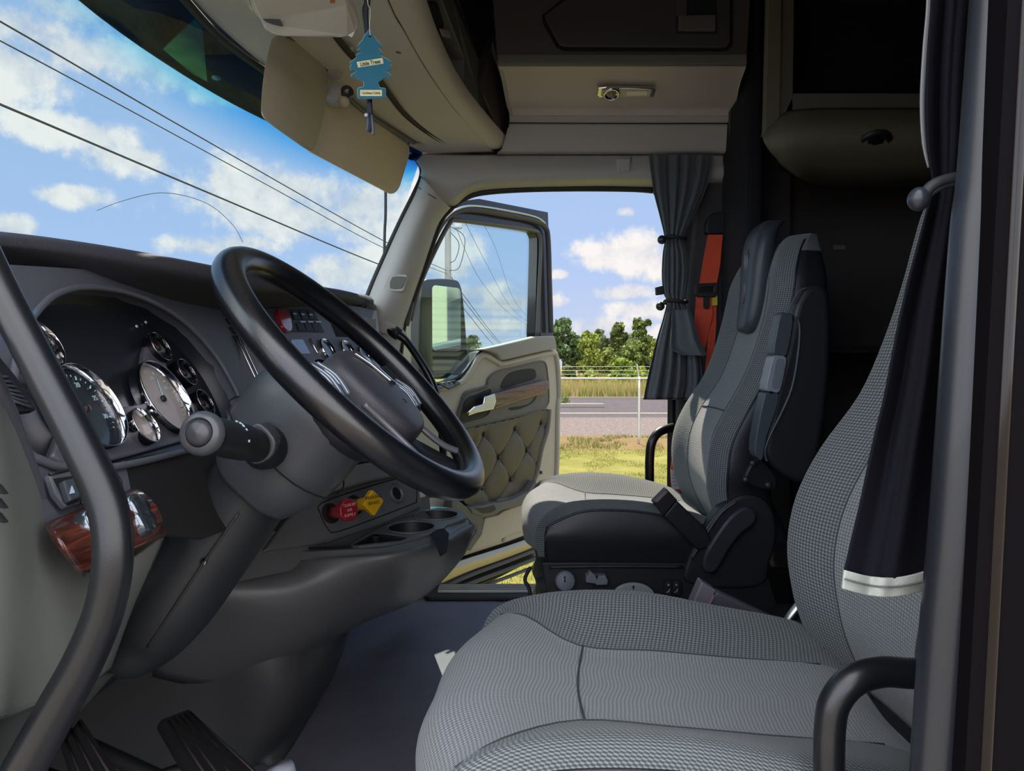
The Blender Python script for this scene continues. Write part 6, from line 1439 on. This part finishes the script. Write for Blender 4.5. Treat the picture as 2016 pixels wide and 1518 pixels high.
prism('latch_frame', [P(a, b, 2.39) for a, b in ((1368, 563), (1374, 559), (1408, 557), (1413, 562), (1410, 582), (1404, 586), (1372, 585), (1366, 580))], (0, -.012, 0), m_vin2, bl, .003, 3, hole=[[P(a, b, 2.39) for a, b in ((1376, 567), (1404, 565), (1403, 574), (1375, 576))]])
prism('latch_tongue', [P(a, b, 2.388) for a, b in ((1383, 584), (1396, 584), (1396, 606), (1393, 609), (1386, 608), (1383, 603))], (0, -.003, 0), mat('tongue', (92, 80, 84), .35, .8), bl, .001)
prism('yellow_tag', [P(a, b, 2.392) for a, b in ((1402, 584), (1412, 581), (1412, 601), (1402, 602))], (0, -.002, 0), mat('tag_yellow', (200, 186, 52), .6), bl)
web(((1337, 822), (1345, 826), (1337, 880), (1338, 930), (1345, 966), (1322, 968), (1320, 925), (1328, 870)), (2.32,)*8, 'lower_webbing')
wl = prism('belt_label', [P(a, b, 2.316) for a, b in ((1320, 926), (1337, 925), (1338, 962), (1323, 965))], (0, -.002, 0), mat('belt_label_white', (200, 194, 196), .6), bl)
for k in range(4): tube('label_print', [P(1324, 935+k*7, 2.312), P(1334, 934+k*7, 2.312)], .0006, m_cabdark, wl, 4, smooth_pts=False)

# ================================================================ curtains
def curtain(name, label, rows, Y, folds, m, seed=0, n=70, wob=.25, sag=0, thick=.0018, par=None, cat='curtain'):
    """rows: (py, left px, right px, pleat depth, depth offset)"""
    R = random.Random(seed); ph = [R.uniform(-.6, .6) for _ in range(40)]
    H = []
    rc_ = cat1([V((r[0], r[1], r[2])) for r in rows], 6); ra = cat1([V((r[3], r[4], 0)) for r in rows], 6)
    pts = []
    for i, (a, b) in enumerate(zip(rc_, ra)):
        row = []
        for k in range(n+1):
            u = k/n; px = a.y+(a.z-a.y)*u
            f = u*folds*2*math.pi+.5*math.sin(u*9+seed)+ph[int(u*6)]*0
            y = Y+b.y+b.x*(math.sin(f)+.35*math.sin(2.3*f+i*.03+seed))
            row.append(P(px+2.0*math.cos(f)*min(1, b.x/.02), a.x+sag*math.sin(math.pi*min(1, u*1.15))*max(0, (a.x-600)/550), y))
        pts.append(row)
    W_ = n+1; vs = [p for r in pts for p in r]; uv = [(k*.01, i*.01) for i in range(len(pts)) for k in range(W_)]
    fs = [(i*W_+k, i*W_+k+1, (i+1)*W_+k+1, (i+1)*W_+k) for i in range(len(pts)-1) for k in range(W_-1)]
    o = mesh(name, vs, fs, m, par, True, uv); mods(o, thick)
    if label: tag(o, label, cat, 'cab curtains')
    return o, pts
m_cur = mat('curtain_cloth', (84, 90, 94), .8, bump=.4, bscale=1200, sheen=.2)
m_curd = mat('curtain_cloth_dark', (22, 22, 29), .95, spec=.1, bump=.3, bscale=1200)
c1, cpts = curtain('curtain', 'grey pleated curtain gathered by two ties beside the passenger door opening', [(304, 1276, 1405, .012, .0), (340, 1280, 1400, .016, 0), (380, 1286, 1388, .016, 0), (430, 1299, 1364, .014, 0), (470, 1308, 1346, .008, 0), (500, 1304, 1354, .012, 0), (540, 1302, 1357, .014, 0), (575, 1305, 1352, .012, 0), (594, 1312, 1348, .008, 0),
     (625, 1305, 1360, .014, 0), (670, 1291, 1372, .022, 0), (720, 1279, 1382, .030, 0), (760, 1270, 1384, .034, .0), (786, 1266, 1378, .036, .0)], 2.36, 4.5, m_cur, 2)
tube('hem', [p+V((0, 0, .002)) for p in cpts[-1]], .0035, mat('hem_grey', (70, 66, 68), .8), c1, 6, smooth_pts=False)
lob, _ = curtain('overlap_panel', None, [(610, 1322, 1358, .003, -.03), (640, 1322, 1368, .006, -.05), (668, 1320, 1376, .008, -.06), (688, 1322, 1386, .01, -.06), (700, 1345, 1392, .01, -.06)], 2.36, 1, m_cur, 5, par=c1)
for k, (py, x0, x1) in enumerate(((470, 1306, 1349), (594, 1309, 1351))):
    tt = thing('curtain_tie', ['upper', 'lower'][k]+' dark elastic tie with a ball round the grey passenger curtain', 'curtain tie', P(x0, py, 2.33), 'ties round the curtains')
    xc, rx = P((x0+x1)/2, py, 2.36), (P(x1, py, 2.36).x-P(x0, py, 2.36).x)/2
    tube('cord', [xc+V((rx*1.05*math.cos(a), .036*math.sin(a), .004*math.sin(a*2))) for a in [2*math.pi*i/16 for i in range(16)]], .005, m_vin2, tt, 8, closed=True, n=3)
    bc = P(x0-(3 if k == 0 else 9), py+(2 if k == 0 else 9), 2.33)
    lathe('ball', bc, (0, 0, 1), [(.0145*math.sin(math.pi*i/10)+1e-5, -.0145*math.cos(math.pi*i/10)) for i in range(11)], mat('ball_dark', (46, 40, 44), .35), tt, 18)
tag(prism('curtain_clip', [P(a, b, 2.37) for a, b in ((1289, 566), (1305, 562), (1306, 580), (1290, 582))], (0, -.012, 0), m_vin2, None, .003), 'small black square clip at the left edge of the grey curtain', 'clip')

c2, dpts = curtain('curtain', 'dark driver side curtain with a pale stitched hem hanging by the seat back', [(-120, 1836, 1940, .007, 0), (0, 1833, 1936, .007, 0), (100, 1826, 1930, .008, 0), (200, 1823, 1925, .008, 0), (290, 1826, 1920, .007, 0), (345, 1834, 1908, .004, 0), (362, 1836, 1905, .003, 0),
     (400, 1828, 1905, .004, 0), (470, 1810, 1900, .006, 0), (540, 1791, 1896, .007, 0), (620, 1772, 1892, .008, 0), (700, 1756, 1888, .008, 0), (788, 1739, 1880, .009, 0), (860, 1721, 1876, .009, 0), (987, 1694, 1866, .006, 0), (1060, 1677, 1860, .005, 0), (1125, 1662, 1855, .004, 0)], .575, 1.4, m_curd, 3, n=60, sag=16)
h_, _ = curtain('pale_hem', None, [(1122, 1661, 1856, .004, -.002), (1140, 1659, 1855, .004, -.0035), (1158, 1657, 1854, .004, -.0035)], .575, 1.4, mat('hem_white', (168, 172, 166), .7, bump=.3, bscale=900), 3, n=60, thick=.003, par=c2, sag=16)
tube('hem_stitching', [p+V((0, -.0035, .001)) for p in _[len(_)//2]], .0009, mat('stitch_grey', (98, 100, 98), .8), h_, 5, smooth_pts=False)
l_, _ = curtain('pale_lining', None, [(-120, 1824, 1862, .004, .008), (0, 1824, 1858, .004, .008), (100, 1816, 1848, .004, .008), (200, 1811, 1838, .004, .008), (280, 1815, 1838, .003, .008), (330, 1826, 1838, .002, .006)], .575, .5, mat('lining_grey', (122, 124, 128), .7), 3, n=20, par=c2)
t2 = thing('curtain_tie', 'thick dark elastic tie with a large ball round the driver side curtain', 'curtain tie', P(1810, 390, .56), 'ties round the curtains')
tube('cord', [P(1818, 386, .552), P(1832, 368, .549), P(1855, 356, .548), P(1890, 348, .550), P(1912, 347, .57)], .0035, mat('cord_dark', (40, 42, 48), .6), t2, 10, squash=1.3)
tube('cord', [P(1822, 392, .552), P(1840, 376, .549), P(1862, 366, .548), P(1890, 360, .550), P(1912, 358, .57)], .0025, mat('cord_dark',), t2, 10)
lathe('ball', P(1809, 392, .553), (0, 0, 1), [(.0082*math.sin(math.pi*i/14)+1e-5, -.0092*math.cos(math.pi*i/14)) for i in range(15)], mat('ball_rubber', (44, 48, 56), .3), t2, 24)

# ================================================================ right edge: jamb striker
sk = thing('door_striker', 'pale metal striker plate at the bottom right corner on the door jamb', 'striker', P(1970, 1500, .47))
prism('plate', [P(a, b, .485) for a, b in ((1922, 1478), (1930, 1470), (1990, 1474), (2030, 1482), (2060, 1600), (1940, 1600))], (0, -.012, 0), mat('striker_metal', (150, 146, 134), .35, .5), sk, .003, 3)
prism('plate_recess', [P(a, b, .472) for a, b in ((1938, 1490), (1944, 1484), (2030, 1494), (2040, 1590), (1955, 1590))], (0, -.001, 0), mat('striker_dark', (92, 92, 86), .4, .5), sk)
